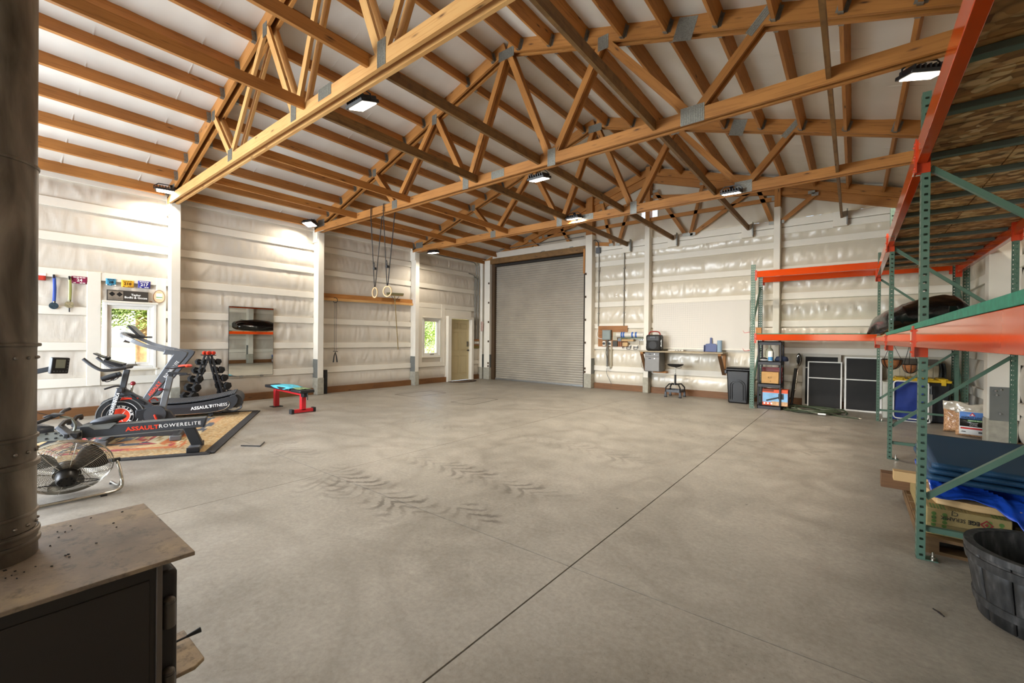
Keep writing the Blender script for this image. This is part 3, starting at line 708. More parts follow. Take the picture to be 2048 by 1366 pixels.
rk = thing('pallet_rack', 'tall green and orange pallet rack with particle board top deck along the side wall', 'rack', (.8, 5, 0))
FY = [.74, 3.71, 6.68, 9.81]
for y in FY:
    upright(rk, .325, y, '-x'); upright(rk, 1.285, y, '+x')
    ym = y+.04
    brace(rk, (.367, ym, .19), (1.285, ym, .19)); brace(rk, (.367, ym, .385), (1.285, ym, 1.215)); brace(rk, (.367, ym, 2.45), (1.285, ym, 1.62)); 
for i, (a, c) in enumerate(zip(FY, FY[1:])):
    a, c = a+.08, c
    for z, h in ((1.325, .115), (2.475, .13)):
        beam(rk, (.3, a-.06, 0), (.3, c+.0, 0), (-1, 0, 0), h, z); beam(rk, (1.335, a-.06, 0), (1.335, c, 0), (1, 0, 0), h, z)
    for k in range(5):
        y = a+.18+k*.56
        if y < c-.1: MB().bar((.35, y, 2.588), (1.29, y, 2.588), .055, .034).build('deck_support', mat('support_grey', '5a665e', .45, .2, var=.1), rk, bevel=.003)
for i in range(30):
    y0 = .8+i*.302
    for x0, x1 in ((.31, .798), (.806, 1.33)):
        MB().bx(x0, x1, y0, y0+.289, 2.606, 2.619).build('deck_board', OSB, rk)
MB().bx(.32, 1.32, .8, 9.8, 2.62, 2.628).build('gap_light_block', mat('gap_light_block', '3a2c1c', .8), rk)  # added dark sheet that keeps light from showing through the board gaps
MB().bx(.298, 1.33, .76, 3.70, 1.441, 1.475).build('shelf_board', TEAL, rk, bevel=.002); MB().bx(.298, 1.33, 3.705, 6.9, 1.441, 1.475).build('shelf_board', TEAL, rk, bevel=.002)
for k in range(6): MB().bx(.305, 1.33, 6.95+k*.46, 7.36+k*.46, 1.441, 1.46).build('shelf_board', PALE, rk, bevel=.002)
for y in (3.86, 6.83):                                       # paper labels on the beam ends
    for z, w_ in ((2.56, .1), (2.5, .16)):
        MB().bx(.3, .338, y, y+w_, 2.472, 2.475).build('beam_label', PRW, rk) if z == 2.56 else None
MB().bx(.297, .2995, 3.85, 3.89, 1.35, 1.43).build('beam_label', mat('paper_tan', 'd8c8a8', .6), rk)

rb = thing('pallet_rack', 'green and orange pallet rack standing against the back wall above the small black shelf', 'rack', (-.1, 10.4, 0))
upright(rb, -1.655, 9.95, '-y'); upright(rb, -1.655, 10.86, '+y'); upright(rb, 1.375, 9.95, '-y'); upright(rb, 1.375, 10.86, '+y')
for x in (-1.615, 1.415):
    brace(rb, (x, 9.99, .19), (x, 10.86, .19)); brace(rb, (x, 9.99, .385), (x, 10.86, 1.2)); brace(rb, (x, 10.86, 2.55), (x, 9.99, 1.7))
for z, h in ((1.385, .118), (2.655, .125)):
    beam(rb, (-1.575, 9.925, 0), (1.37, 9.925, 0), (0, -1, 0), h, z); beam(rb, (-1.575, 10.925, 0), (1.37, 10.925, 0), (0, 1, 0), h, z)
for k in range(6): MB().bx(-1.56+k*.486, -1.08+k*.486, 9.935, 10.91, 1.505, 1.52).build('shelf_board', TEAL, rb)
MB().bx(-1.56, -1.46, 9.97, 10.05, 1.522, 1.64).build('timber_block', WOOD, rb)
for z in (1.18, 1.55):
    MB().tube([(-1.66, 9.97, z), (-1.76, 9.96, z-.02), (-1.79, 9.96, z+.03)], .005, 6).build('utility_hook', RED, rb)

# ---- black wrapped bundle on the shelf
BAG = crinkle(mat('black_film', '060607', .22, var=.2, coat=.2), 9, .5)
b = MB()
def bag(u, v):
    s = u; x = .2+s*.98
    top = 1.475+.08+.40*max(0, sin(pi*min(1, s*.62+.03)))**.75*(1 if s < .8 else 1-((s-.8)/.2)**1.6*.85)
    wd = .8*min(1, (s/.14)**.6)*(1-max(0, (s-.85)/.15)**2*.7)
    top = 1.477+(top-1.477)*min(1, (s/.06)**.6)
    a = 2*pi*v; cy = 8.0; cx = cos(a); sz = sin(a)
    sg = lambda q, e: math.copysign(abs(q)**e, q)
    z = 1.477+(top-1.477)*(.5+.5*sg(sz, .6)); y = cy+wd*sg(cx, .8)
    k = noise.noise(Vector((x*7, y*3, z*12)))*.022+(1-min(1, abs(noise.noise(Vector((x*4+z*5, y*2, 3))))*4))*.022
    zc = z + (k*sz if sz > -.3 else 0)
    return (x-.05*(1-s)*sz+k*.3, y+k*cx, max(1.477, zc))
b.grid(bag, 40, 44)
o = b.build('wrapped_bundle', BAG); tag(o, 'long black plastic wrapped bundle lying on the rack shelf, one end overhanging', 'bundle')

# ================================================================== UNDER THE RACKS
# ---- narrow black shelf unit
DK = mat('charcoal_plastic', '2e2e33', .5, var=.1)
t = thing('shelf_unit', 'narrow black plastic four-tier shelf unit under the orange beam', 'shelf', (-1.32, 10.25, 0))
for z in (.0, .44, .89, 1.29):
    m = MB(); m.bx(-1.53, -1.11, 10.02, 10.48, z+.055, z+.075); h = .075
    m.bx(-1.53, -1.11, 10.02, 10.035, z, z+h).bx(-1.53, -1.11, 10.465, 10.48, z, z+h).bx(-1.53, -1.515, 10.02, 10.48, z, z+h).bx(-1.125, -1.11, 10.02, 10.48, z, z+h)
    for k in range(6): m.bx(-1.5+k*.07, -1.49+k*.07, 10.03, 10.47, z+.02, z+.06)
    m.build('shelf', DK, t, bevel=.003)
for x in (-1.51, -1.13):
    for y in (10.04, 10.46):
        for a, c in ((.075, .44), (.515, .89), (.965, 1.29)): MB().cyl((x, y, a), (x, y, c), .017, n=10).build('post', DK, t)
CB = mat('cardboard', 'b9905a', .8, var=.08, vs=12)
t = thing('carton', 'plain tan cardboard carton on the middle tier of the black shelf', 'box', (-1.31, 10.16, .515))
MB().bx(-1.46, -1.16, 10.06, 10.28, .517, .745).build('body', CB, t, bevel=.004); MB().bx(-1.46, -1.16, 10.165, 10.175, .745, .7465).build('flap_seam', mat('tape_tan', '8e6a3c', .5), t)
M = frame((-1.31, 10.0585, .63), (1, 0, 0), (0, 0, 1)); text('KIT', .05, M, mat('ink_brown', '4a3018', .8), t); text('III', .03, frame((-1.3, 10.0585, .56), (1, 0, 0), (0, 0, 1)), mat('ink_brown', '4a3018', .8), t)
t = thing('gift_box', 'dark red box behind the tan carton on the black shelf', 'box', (-1.3, 10.37, .515))
MB().bx(-1.48, -1.13, 10.29, 10.435, .517, .8).build('body', mat('deep_red', '7a0f18', .35), t, bevel=.004); MB().bx(-1.485, -1.128, 10.285, 10.44, .8, .83).build('lid', mat('deep_red2', '8a141e', .3), t, bevel=.004)
for k in range(3): MB().bx(-1.129, -1.127, 10.34, 10.4, .56+k*.07, .59+k*.07).build('print_line', PRW, t)
t = thing('product_box', 'orange and sky-blue printed product box sticking out of the lowest tier', 'box', (-1.2, 10.2, .075))
X0, X1, Y0 = -1.44, -1.0, 10.06
MB().bx(X0, X1, Y0, 10.3, .077, .4).build('body', mat('box_orange', 'd8552a', .5), t, bevel=.003)
SKYB = mat('box_sky', '7fb0d8', .5, var=.2, vs=5)
MB().bx(X0+.003, X1-.003, Y0-.002, Y0, .14, .33).build('sky_print', SKYB, t); MB().bx(X0+.16, X1-.003, Y0-.0025, Y0-.0005, .08, .16).build('beach_print', mat('box_sand', 'c9a078', .6, var=.3, vs=20), t)
MB().bx(X0+.003, X0+.2, Y0-.003, Y0-.001, .355, .395).build('brand_band', mat('box_brown', '7a2f18', .6), t)
MB().bar((X0+.07, Y0-.004, .17), (X1-.12, Y0-.004, .255), .002, .03).build('tool_picture', PRK, t); MB().bx(X1-.16, X1-.07, Y0-.005, Y0-.002, .21, .32).build('tool_picture', PRK, t)
for k in range(3): MB().cyl((X0+.04+k*.06, Y0-.004, .115), (X0+.04+k*.06, Y0-.001, .115), .018, n=12).build('badge', PRW, t)
MB().bx(X1, X1+.001, Y0+.01, 10.29, .09, .39).build('side_print', mat('box_black', '1e1c1c', .5), t)
t = thing('wipes_canister', 'white and blue wipes canister on the black shelf below the clear jug', 'canister', (-1.31, 10.1, .965))
MB().lathe([(.042, .967), (.043, .97), (.043, 1.12), (.04, 1.125)], 20, Matrix.Translation((-1.31, 10.1, 0))).build('body', PRW, t)
MB().lathe([(.0436, .975), (.0436, 1.05)], 20, Matrix.Translation((-1.31, 10.1, 0))).build('label', mat('wipes_blue', '4c8fc4', .4, var=.15), t); MB().lathe([(.044, 1.125), (.044, 1.16), (.038, 1.168), (.02, 1.17)], 20, Matrix.Translation((-1.31, 10.1, 0))).build('lid', PRW, t)
t = thing('jug', 'cloudy translucent plastic jug behind the wipes canister', 'jug', (-1.35, 10.26, .965))
JUG = mat('milky_plastic', 'b9b8a2', .35, var=.05); M = Matrix.Translation((-1.35, 10.26, 0))
MB().lathe([(.07, .967), (.078, .975), (.078, 1.13), (.06, 1.2), (.025, 1.235), (.024, 1.26)], 20, M).build('body', JUG, t); MB().lathe([(.028, 1.255), (.028, 1.28), (.01, 1.282)], 14, M).build('cap', JUG, t)
MB().tube(bez([(-1.4, 10.19, 1.2), (-1.43, 10.18, 1.17), (-1.43, 10.18, 1.08), (-1.41, 10.19, 1.05)], 4), .011, 8).build('handle', JUG, t)
t = thing('shoe', 'black shoe with a white sole at the front of the black shelf', 'shoe', (-1.44, 10.1, .965))
MB().ell((-1.43, 10.1, .985), (.075, .04, .016), 14).build('sole', PRW, t); MB().ell((-1.43, 10.1, 1.01), (.066, .034, .03), 14).build('upper', BLACK, t)
b = MB().grid(lambda u, v: (-1.13+.12*sin(pi*v)*cos(2*pi*u)+.02*noise.noise(Vector((u*9, v*9, 1))), 10.2+.11*sin(pi*v)*sin(2*pi*u), max(.967, 1.0-.07*cos(pi*v)+.02*noise.noise(Vector((u*7, v*7, 4))))), 24, 14)
tag(b.build('jacket', mat('navy_cloth', '1b2740', .8, var=.25, vs=20)), 'dark navy cloth bundle hanging over the edge of the black shelf', 'cloth')
# ---- stick vacuum
t = thing('stick_vacuum', 'black and silver stick vacuum leaning at the wall beside the window screens', 'vacuum', (-.99, 10.8, 0))
P0, P1 = Vector((-1.0, 10.72, .05)), Vector((-.9, 11.0, 1.0)); D = P1-P0
MB().bx(-1.1, -.9, 10.68, 10.8, .0, .06).build('floor_head', BLACK, t, bevel=.015); MB().cyl(P0, P0+D*.45, .02, n=10).build('lower_tube', BLACK, t); MB().cyl(P0+D*.3+Vector((.02, -.02, 0)), P0+D*.78+Vector((.015, -.02, 0)), .014, n=10).build('wand', CHROME, t)
MB().tube([P0+D*.75, P0+D*.95], [.014, .02], 10).build('neck', CHROME, t); MB().tube([P0+D*.1+Vector((-.01, 0, 0)), P0+D*.78+Vector((-.025, 0, 0))], [.028, .034], 12).build('dust_tank', BLACK, t)
MB().ell(P0+D*.98, (.05, .06, .14), 14).build('motor_body', BLACK, t); MB().tube([P0+D*.98+Vector((.03*cos(a), -.055, .11*sin(a)-.01)) for a in [2*pi*k/20 for k in range(20)]], .007, 6, closed=True).build('grip_ring', CHROME, t)
# ---- window screens leaning on the wall
SCR = mat('screen_mesh', '1d1c1b', .75, var=.2, vs=4); FR_ = mat('screen_frame', 'b4aea2', .45, .1, var=.06)
def screen(label, x0, x1, y, h, w_, lean, mids, frm):
    t = thing('window_screen', label, 'window screen', ((x0+x1)/2, y, 0), 0)
    M = Matrix.Translation((0, y, 0)) @ Matrix.Rotation(-lean, 4, 'X')
    m = MB(); cx = (x0+x1)/2
    for a in (x0+w_/2, x1-w_/2): m.box((a, 0, h/2), (w_, .022, h), M=M)
    for z in (w_/2+.0, h-w_/2): m.box((cx, 0, z), (x1-x0-2*w_, .022, w_), M=M)
    m.build('frame', frm, t); MB().box((cx, .002, h/2), (x1-x0-2*w_, .004, h-2*w_), M=M).build('mesh_panel', SCR, t)
    for z in mids: MB().box((cx, -.004, z), (x1-x0-2*w_, .018, .02), M=M).build('crossbar', frm, t)
screen('larger grey framed storm screen behind another screen, beside the stick vacuum', -.84, -.19, 11.02, 1.1, .05, .03, (.82,), FR_)
screen('smaller white framed window screen in front of the bigger one', -.74, -.17, 10.86, .96, .022, .06, (.62,), TRIMW)
screen('white framed dark screen standing by itself, half behind the green rack post', -.13, .44, 10.9, 1.07, .028, .06, (.62,), TRIMW)
# ---- garden hose
t = MB()
HO = mat('hose_green', '3b4430', .38, var=.25, vs=30)
pts = []
for k in range(150):
    a = k*.22; r = .46-.0011*k+.05*sin(k*.37); pts.append((-.6+r*1.12*cos(a)+.05*sin(k*.11), 10.16+r*.72*sin(a), .016+.055*abs(sin(k*.21))+.02*(k % 29 == 3)))
pts += [(-.2, 9.88, .014), (0, 9.83, .012), (.09, 9.8, .012)]
t = thing('garden_hose', 'dark green garden hose coiled on the floor in front of the window screens', 'hose', (-.58, 10.16, 0))
MB().tube(bez(pts, 3), .014, 7).build('hose_coil', HO, t)
MB().cyl((.085, 9.803, .013), (.13, 9.79, .013), .012, n=8).build('hose_fitting', CHROME, t); MB().cyl((-.5, 9.78, .03), (-.38, 9.775, .032), .016, n=10).build('paper_tag', PRW, t)
MB().tube(bez([(-1.0, 10.3, .04), (-.85, 10.1, .06), (-.7, 9.9, .05), (-.5, 9.82, .04)], 6), .009, 7).build('loose_loop', mat('hose_light', '8a9078', .3), t)
# ---- coco baskets
COCO = mat('coco_liner', '9a6238', .95, var=.3, vs=40, bmp=.8, bs=120)
def basket(x, y, z, r, label):
    t = thing('hanging_basket', label, 'hanging basket', (x, y, z-.17), 0, None)
    M = Matrix.Translation((x, y, z)); pr = [(r*cos(a), -.17*sin(a)*(r/.14)**.5) for a in [pi/2*(1-i/8) for i in range(9)]]
    MB().lathe([(max(.001, q[0]), q[1]) for q in pr] + [(r-.02, .0), (r*.4, -.08), (.001, -.09)], 24, M).build('liner', COCO, t)
    m = MB().tube(arc((x, y, z), r+.006, 0, 2*pi, 24, (1, 0, 0), (0, 1, 0))[:-1], .006, 6, True)
    for k in range(8):
        a = k*pi/4; m.tube([(x+cos(a)*(q[0]+.006), y+sin(a)*(q[0]+.006), z+q[1]-.004) for q in pr], .005, 5)
    m.build('wire_frame', BLACK, t)
    for k in range(3):
        a = k*2*pi/3+.3; MB().tube([(x+r*cos(a), y+r*sin(a), z), (x, y, 1.38)], .004, 5).build('chain', BLACK, t)
basket(.53, 10.03, 1.065, .135, 'larger coco-lined hanging basket under the orange beam, next to the green post')
basket(.765, 9.96, .99, .1, 'smaller coco-lined hanging basket next to the larger one')
# ---- yellow-lidded tote, folded lounger, slatted panel
t = thing('storage_tote', 'tall black storage tote with a yellow lid in the rack corner', 'tote', (.93, 10.45, 0))
MB().box((.93, 10.45, .345), (.72, .5, .69), taper=.9).build('body', mat('tote_black', '141418', .45), t, bevel=.02)
m = MB().bx(.56, 1.3, 10.18, 10.72, .685, .725); 
for k in range(4): m.bx(.6+k*.18, .72+k*.18, 10.2, 10.7, .725, .75)
m.build('lid', mat('lid_yellow', 'd8b01c', .45), t, bevel=.008)
for x in (.66, 1.2): MB().bx(x-.03, x+.03, 10.165, 10.182, .64, .74).build('latch', mat('lid_yellow', 'd8b01c', .45), t, bevel=.004)
t = thing('folded_lounger', 'folded royal-blue canvas lounger with a white tube frame before the yellow-lidded tote', 'folding chair', (.78, 10.0, 0))
BLU = mat('blue_canvas', '17307a', .75, var=.15, vs=4)
b = MB().grid(lambda u, v: (.55+.4*u, 10.03+.02*noise.noise(Vector((u*3, v*2.4, 6)))+.01*sin(pi*u), .03+.66*v), 12, 16); b.build('canvas', BLU, t, solid=.02)
def rr(x0, x1, z0, z1, y, r=.05):
    return [Vector((x, y, z)) for cx, cz, a in ((x1-r, z1-r, 0), (x0+r, z1-r, 90), (x0+r, z0+r, 180), (x1-r, z0+r, 270)) for x, z in [(cx+r*cos(radians(a+q)), cz+r*sin(radians(a+q))) for q in (0, 30, 60, 90)]]
WT = mat('white_tube', 'd8d6d0', .3, var=.03)
MB().tube(rr(.6, 1.04, .012, .62, 10.06), .011, 8, True).build('frame_tube', WT, t); MB().tube(rr(.56, 1.0, .06, .7, 10.0), .011, 8, True).build('frame_tube', WT, t); MB().tube([(1.02, 10.03, .03), (1.02, 10.03, .5)], .01, 8).build('frame_tube', WT, t); MB().tube([(1.035, 10.02, .5), (1.035, 10.02, .64)], .016, 8).build('arm_grip', BLACK, t)
t = thing('slatted_panel', 'cream slatted panel with a grey top leaning behind the yellow-lidded tote', 'panel', (.88, 10.84, 0))
for k in range(9): MB().bx(.54+k*.075, .61+k*.075, 10.82, 10.835, .02, .98-.0).build('slat', mat('cream_slat', 'b4a78c', .6), t, bevel=.003)
MB().prism([(.5, .95), (1.24, .95), (1.2, 1.06), (.56, 1.08)], .05, Matrix(((1, 0, 0, 0), (0, 0, 1, 10.81), (0, 1, 0, 0), (0, 0, 0, 1)))).build('top_cover', mat('grey_cover', '5d564c', .7), t, bevel=.006)
MB().grid(lambda u, v: (1.2+.14*u*(1-.5*v)+.02*sin(v*9), 10.8+.03*sin(u*9+v*3), .02+.98*v), 10, 14).build('hanging_sheet', mat('dark_sheet', '2e3130', .6), t, solid=.01)
tag(MB().bx(.43, .53, 10.25, 10.6, .012, .62).bx(.425, .535, 10.245, 10.605, .62, .65).box((.48, 10.43, .006), (.08, .3, .012)).build('cooler_box', mat('cooler_white', 'b8b8ae', .5), bevel=.01), 'slim off-white box between the dark screen and the blue lounger', 'box')
# ---- pellet bags
def pel_mat():
    m, t, b = newmat('wood_pellets'); co = coords(t); v = N(t, 'ShaderNodeTexVoronoi', _Scale=105, _Randomness=1.); L(t, co, v.inputs[0])
    s = N(t, 'ShaderNodeSeparateColor'); L(t, v.outputs['Color'], s.inputs[0]); L(t, ramp(t, s.outputs[0], [(0, '8a5a38'), (.5, 'c08e62'), (1, 'dcb48a')]), b.inputs['Base Color'])
    b.inputs['Roughness'].default_value = .5; b.inputs['Coat Weight'].default_value = .6; b.inputs['Coat Roughness'].default_value = .15; bump(t, b, v.outputs['Distance'], .5, .01); return m
PEL = pel_mat(); FILM = mat('clear_film', 'b8b0a0', .15, var=.15, vs=20, coat=.8)
def pillow(b, c, ax, w_, h, d, z0, n=18, seed=0):
    c, ax = Vector(c), Vector(ax).normalized(); nn = Vector((ax.y, -ax.x, 0))
    for s in (1, -1):
        def f(u, v):
            e = max(0, (1-abs(2*u-1)**4))*max(0, min(1, (1-(2*v-1)**6)))
            return c+ax*(w_*(u-.5)*(1-.04*sin(pi*v)))+nn*(s*d/2*(.12+.88*e**.6)+.012*noise.noise(Vector((u*5, v*5, seed+s))))+Vector((0, 0, z0+h*v))
        b.grid(f if s > 0 else (lambda u, v: f(1-u, v)), n, n)
    return b
for i, (c, ax, lab) in enumerate((((1.36, 9.12), (.985, -.17), 'clear bag of wood pellets with blue and black label, in front of another bag'), ((1.24, 9.42), (.97, -.25), 'clear bag of wood pellets standing behind the labelled bag'))):
    ax = Vector((*ax, 0)).normalized(); c = Vector((*c, 0)); nn = Vector((ax.y, -ax.x, 0))
    t = thing('pellet_bag', lab, 'bag', c); W_ = .31 if i == 0 else .26
    pillow(MB(), c, ax, W_, .345, .13, .002, 18, i).build('pellets', PEL, t)
    b = MB().grid(lambda u, v: c+ax*(W_*1.02*(u-.5)*(1+.05*v))+nn*(.02*noise.noise(Vector((u*6, v*4, i)))+.05*(1-v)*cos(pi*(u-.5)))+Vector((0, 0, .33+(.14+.03*noise.noise(Vector((u*3, 1, i))))*v)), 16, 8); b.build('film_top', FILM, t, solid=.004)
    if i == 0:
        F = lambda a, z, o=.0: c+ax*a+nn*(.073+o)+Vector((0, 0, z))
        def panel(nm, m, a0, a1, z0, z1, o): MB().quad(F(a0, z0, o), F(a1, z0, o), F(a1, z1, o), F(a0, z1, o)).build(nm, m, t, solid=.002)
        panel('label_white', PRW, -.115, .15, .035, .365, .004); panel('label_blue', mat('label_blue', '5a86c8', .35, var=.2, vs=9), -.11, .145, .255, .36, .0065); panel('label_black', mat('label_black', '1c1c1a', .3), -.11, .145, .15, .262, .0065)
        panel('label_green', mat('label_green', '4f8a3a', .4), -.03, .14, .225, .25, .009); panel('label_red', mat('label_red', 'c8302c', .4), -.1, .14, .112, .135, .0065)
        fm = lambda z, a=.018, o=.012: frame(F(a, z, o), ax, (0, 0, 1))
        MB().prism([(-.032, -.018), (.032, -.018), (0, .03)], .002, fm(.325)).build('logo_triangle', mat('label_red', 'c8302c', .4), t); MB().prism([(-.014, -.012), (.014, -.012), (0, .012)], .002, fm(.325, .018, .014)).build('logo_window', PRW, t)
        text('ENERGY LOGS', .034, fm(.278), PRK, t, bold=.0006); text('PREMIUM PELLETS', .02, fm(.237, .055), PRW, t); text('NO ADDITIVES', .013, fm(.205, .03), PRW, t); text('100% WOOD', .013, fm(.187, .03), PRW, t); text('ALL NATURAL', .013, fm(.169, .03), PRW, t)
        MB().prism([(-.03, -.006), (.03, -.006), (.018, .006), (-.012, .006)], .001, fm(.075, -.07, .008)).build('truck_mark', PRK, t); MB().prism([(-.02, -.012), (.02, -.012), (.02, .012), (-.02, .012)], .001, fm(.075, .1, .008)).build('barcode', PRK, t)

# ---- pallet with tile boxes, slab, tarp and mats
t = thing('wooden_pallet', 'weathered wooden pallet under the tile boxes in the rack', 'pallet', (.8, 4.5, 0))
PW = wood('pallet_wood', '7c5e3a', '563c22', '2a1c0c', dirt=.5)
for x in (.4, .8, 1.2): MB().bar((x, 3.86, .055), (x, 5.15, .055), .09, .07).build('stringer', PW, t)
for k in range(7): MB().bar((.36, 3.92+k*.195, .1), (1.26, 3.92+k*.195, .1), .15, .02).build('deck_plank', PW, t)
for k in range(3): MB().bar((.36, 3.92+k*.56, .01), (1.26, 3.92+k*.56, .01), .12, .02).build('bottom_plank', PW, t)
TB = mat('tile_carton', '8e7a4c', .75, var=.08, vs=20); TG = mat('tile_green', '4c6b2c', .7, var=.15, vs=30)
def tilebox(x0, x1, y0, y1, z0, h, label, word):
    t = thing('tile_carton', label, 'box', ((x0+x1)/2, (y0+y1)/2, z0))
    MB().bx(x0, x1, y0, y1, z0, z0+h).build('body', TB, t, bevel=.006)
    for a in (x0+.01, x1-.12):
        for k in range(2):
            for q in range(3): MB().cyl((a+.025+k*.05, y0-.001, z0+.018+q*.024), (a+.025+k*.05, y0+.001, z0+.018+q*.024), .012, n=10).build('green_dot', TG, t)
    for k in range(22): MB().bx(x0+.02+k*(x1-x0-.04)/22, x0+.02+(k+.55)*(x1-x0-.04)/22, y0+.0, y0+.1, z0+h, z0+h+.0015).build('rib_print', TG if k < 5 or k > 17 else mat('rib_tan', '8a7a4a', .8), t)
    if word:
        T = frame((.535, y0-.0015, z0+h*.5), (-1, 0, 0), (0, 0, -1)); text('EGE', .034, T @ Matrix.Translation((-.064, 0, 0)), PRK, t, bold=.0012, sx=.85); text('SERAMIK', .034, T @ Matrix.Translation((.028, 0, 0)), PRK, t, sx=.85)
        text('C E', .016, T @ Matrix.Translation((.115, .012, 0)), PRK, t)
        D = T @ Matrix.Translation((-.118, 0, 0)); lr = mat('logo_maroon', '7a2320', .6)
        for k in range(4):
            R = D @ Matrix.Rotation(k*pi/2, 4, 'Z'); MB().prism([(.0, .03), (.03, 0), (.02, 0), (0, .02)], .001, R).build('diamond_logo', lr, t)
        MB().prism([(0, .01), (.01, 0), (0, -.01), (-.01, 0)], .001, D).build('diamond_logo', lr, t)
        text('CJ', .035, T @ Matrix.Translation((.02, -.034, 0)), PRK, t)
tilebox(.385, .76, 3.9, 4.9, .112, .075, 'lower flat tile carton with green print on the pallet', False)
tilebox(.385, .76, 3.88, 4.88, .19, .1, 'upper flat tile carton with upside-down lettering, on top of its twin', True)
tilebox(.78, 1.24, 3.95, 4.95, .112, .13, 'tile carton behind the dark planter, beside the lettered one', False)
m = MB()
pr = [(.4, 4.25), (.44, 3.98), (.6, 3.93), (.84, 3.95), (1.1, 4.0), (1.2, 4.5), (.9, 4.9), (.45, 4.9)]
m.prism(pr, .045, Matrix.Translation((0, 0, .293))); tag(m.build('wood_slab', PALE, bevel=.008), 'rough pale wood slab with a rounded end on the tile cartons', 'wood slab')
for k, (y, z, w_, lab) in enumerate(((4.98, .17, .13, 'short brown timber offcut poking out low beside the rack post'), (4.42, .345, .09, 'pale plank end sticking out above the brown timber offcut'))):
    o = MB().bar((.2 if k == 0 else .25, y, z), (.77, y, z), w_, .12 if k == 0 else .07).build('timber_offcut', wood('dark_timber', '6e4c2c', '4a3018', '2a1608') if k == 0 else PALE, bevel=.003); tag(o, lab, 'timber')
TARP = crinkle(mat('blue_tarp', '1c48b4', .28, var=.25, vs=7, coat=.4), 11, .7, .02)
def tf(u, v):
    x = .42+.92*u; y = 3.9+1.1*v+.04*sin(u*9); dr = max(0, .12-v)/.12*min(1, max(0, (u-.3)/.12))
    z = .345+.045*sin(pi*min(1, v*1.2))+.03*noise.noise(Vector((u*6, v*6, 2)))+.025*(1-min(1, abs(noise.noise(Vector((u*5+v*3, v*4, 8))))*4))
    z -= dr*(.04+.17*u); return (x, y-.03*dr-.05*u*dr, max(.3 if u < .4 else .25, z))
o = MB().grid(tf, 60, 44).build('tarp', TARP, solid=.006); tag(o, 'crumpled bright blue tarp between the wood slab and the dark mats', 'tarp')
MATB, t_, b_ = newmat('ribbed_mat'); co_ = coords(t_); w_ = N(t_, 'ShaderNodeTexWave', _Scale=55, wave_type='BANDS', bands_direction='X'); L(t_, co_, w_.inputs[0])
L(t_, ramp(t_, w_.outputs[0], [(0, '0f2f4a'), (1, '1c4a6a')]), b_.inputs['Base Color']); b_.inputs['Roughness'].default_value = .6; bump(t_, b_, w_.outputs[0], .15, .003)
t = thing('folded_mat', 'dark teal-blue ribbed exercise mats folded on top of the blue tarp', 'mat', (.85, 4.6, .44))
def mf(k): return lambda u, v: (.405+.95*u+.02*(v-.5)+.01*k, 4.0+1.05*v-.02*k, .455+k*.04+.012*sin(v*3+k)-.06*(1-v)*max(0, u-.4)*(1.2-k*.2)-.012*sin(pi*u)+.06*v*(k == 2))
for k in range(3): MB().grid(mf(k), 24, 20).build('mat_layer', MATB, t, solid=.028)
# ---- barrel planter
PL, t_, b_ = newmat('barrel_plastic'); co_ = coords(t_, scale=(1, 1, .3)); n_ = N(t_, 'ShaderNodeTexNoise', _Scale=34, _Detail=6); L(t_, co_, n_.inputs[0])
L(t_, ramp(t_, n_.outputs[0], [(.35, '1f1f1f'), (.55, '363534'), (.75, '5c5a58')]), b_.inputs['Base Color']); b_.inputs['Roughness'].default_value = .55; bump(t_, b_, n_.outputs[0], .4, .004)
t = thing('barrel_planter', 'large dark grey half-barrel planter on the floor by the rack post', 'planter', (.765, 3.2, 0))
M = Matrix.Translation((.765, 3.2, 0)); HH = .352; R = lambda z: .247+(.3-.247)*z/HH
MB().lathe([(R(0)-.012, 0), (R(0)-.012, .004), (R(HH)-.008, HH-.01), (R(HH)-.03, HH-.01), (R(.06)-.03, .06), (.001, .06)], 48, M).build('body', PL, t)
for k in range(14):                                         # moulded staves
    a0, a1 = 2*pi*k/14+.012, 2*pi*(k+1)/14-.012; b = MB()
    b.grid(lambda u, v: (.765+(R(.005+(HH-.03)*v)+.002)*cos(a0+(a1-a0)*u), 3.2+(R(.005+(HH-.03)*v)+.002)*sin(a0+(a1-a0)*u), .005+(HH-.03)*v), 5, 3); b.build('stave', PL, t, solid=.008)
for z in (.085, .285): MB().lathe([(R(z)+.002, z-.022), (R(z)+.01, z-.02), (R(z+.04)+.01, z+.02), (R(z+.04)+.002, z+.022)], 48, M, cap=False).build('hoop', PL, t)
MB().lathe([(R(HH)-.03, HH-.012), (R(HH)-.03, HH), (R(HH)+.006, HH), (R(HH)+.006, HH-.03), (R(HH)-.004, HH-.03)], 48, M, cap=False).build('rim', PL, t)
MB().lathe([(.001, .07), (R(.07)-.03, .07)], 32, M, cap=False).build('inner_shade', mat('planter_shade', '0d0b0a', .9), t)  # near-black disc that paints the shade inside the planter, no earth there
o = MB().tube(bez([(.332, 3.052, .004), (.35, 3.03, .005), (.366, 3.0, .004)], 4), [.0035]*4+[.0045]*3+[.003]*2, 6).build('twig', mat('twig_dark', '1c1410', .9)); tag(o, 'small dark twig lying on the floor near the planter', 'twig')
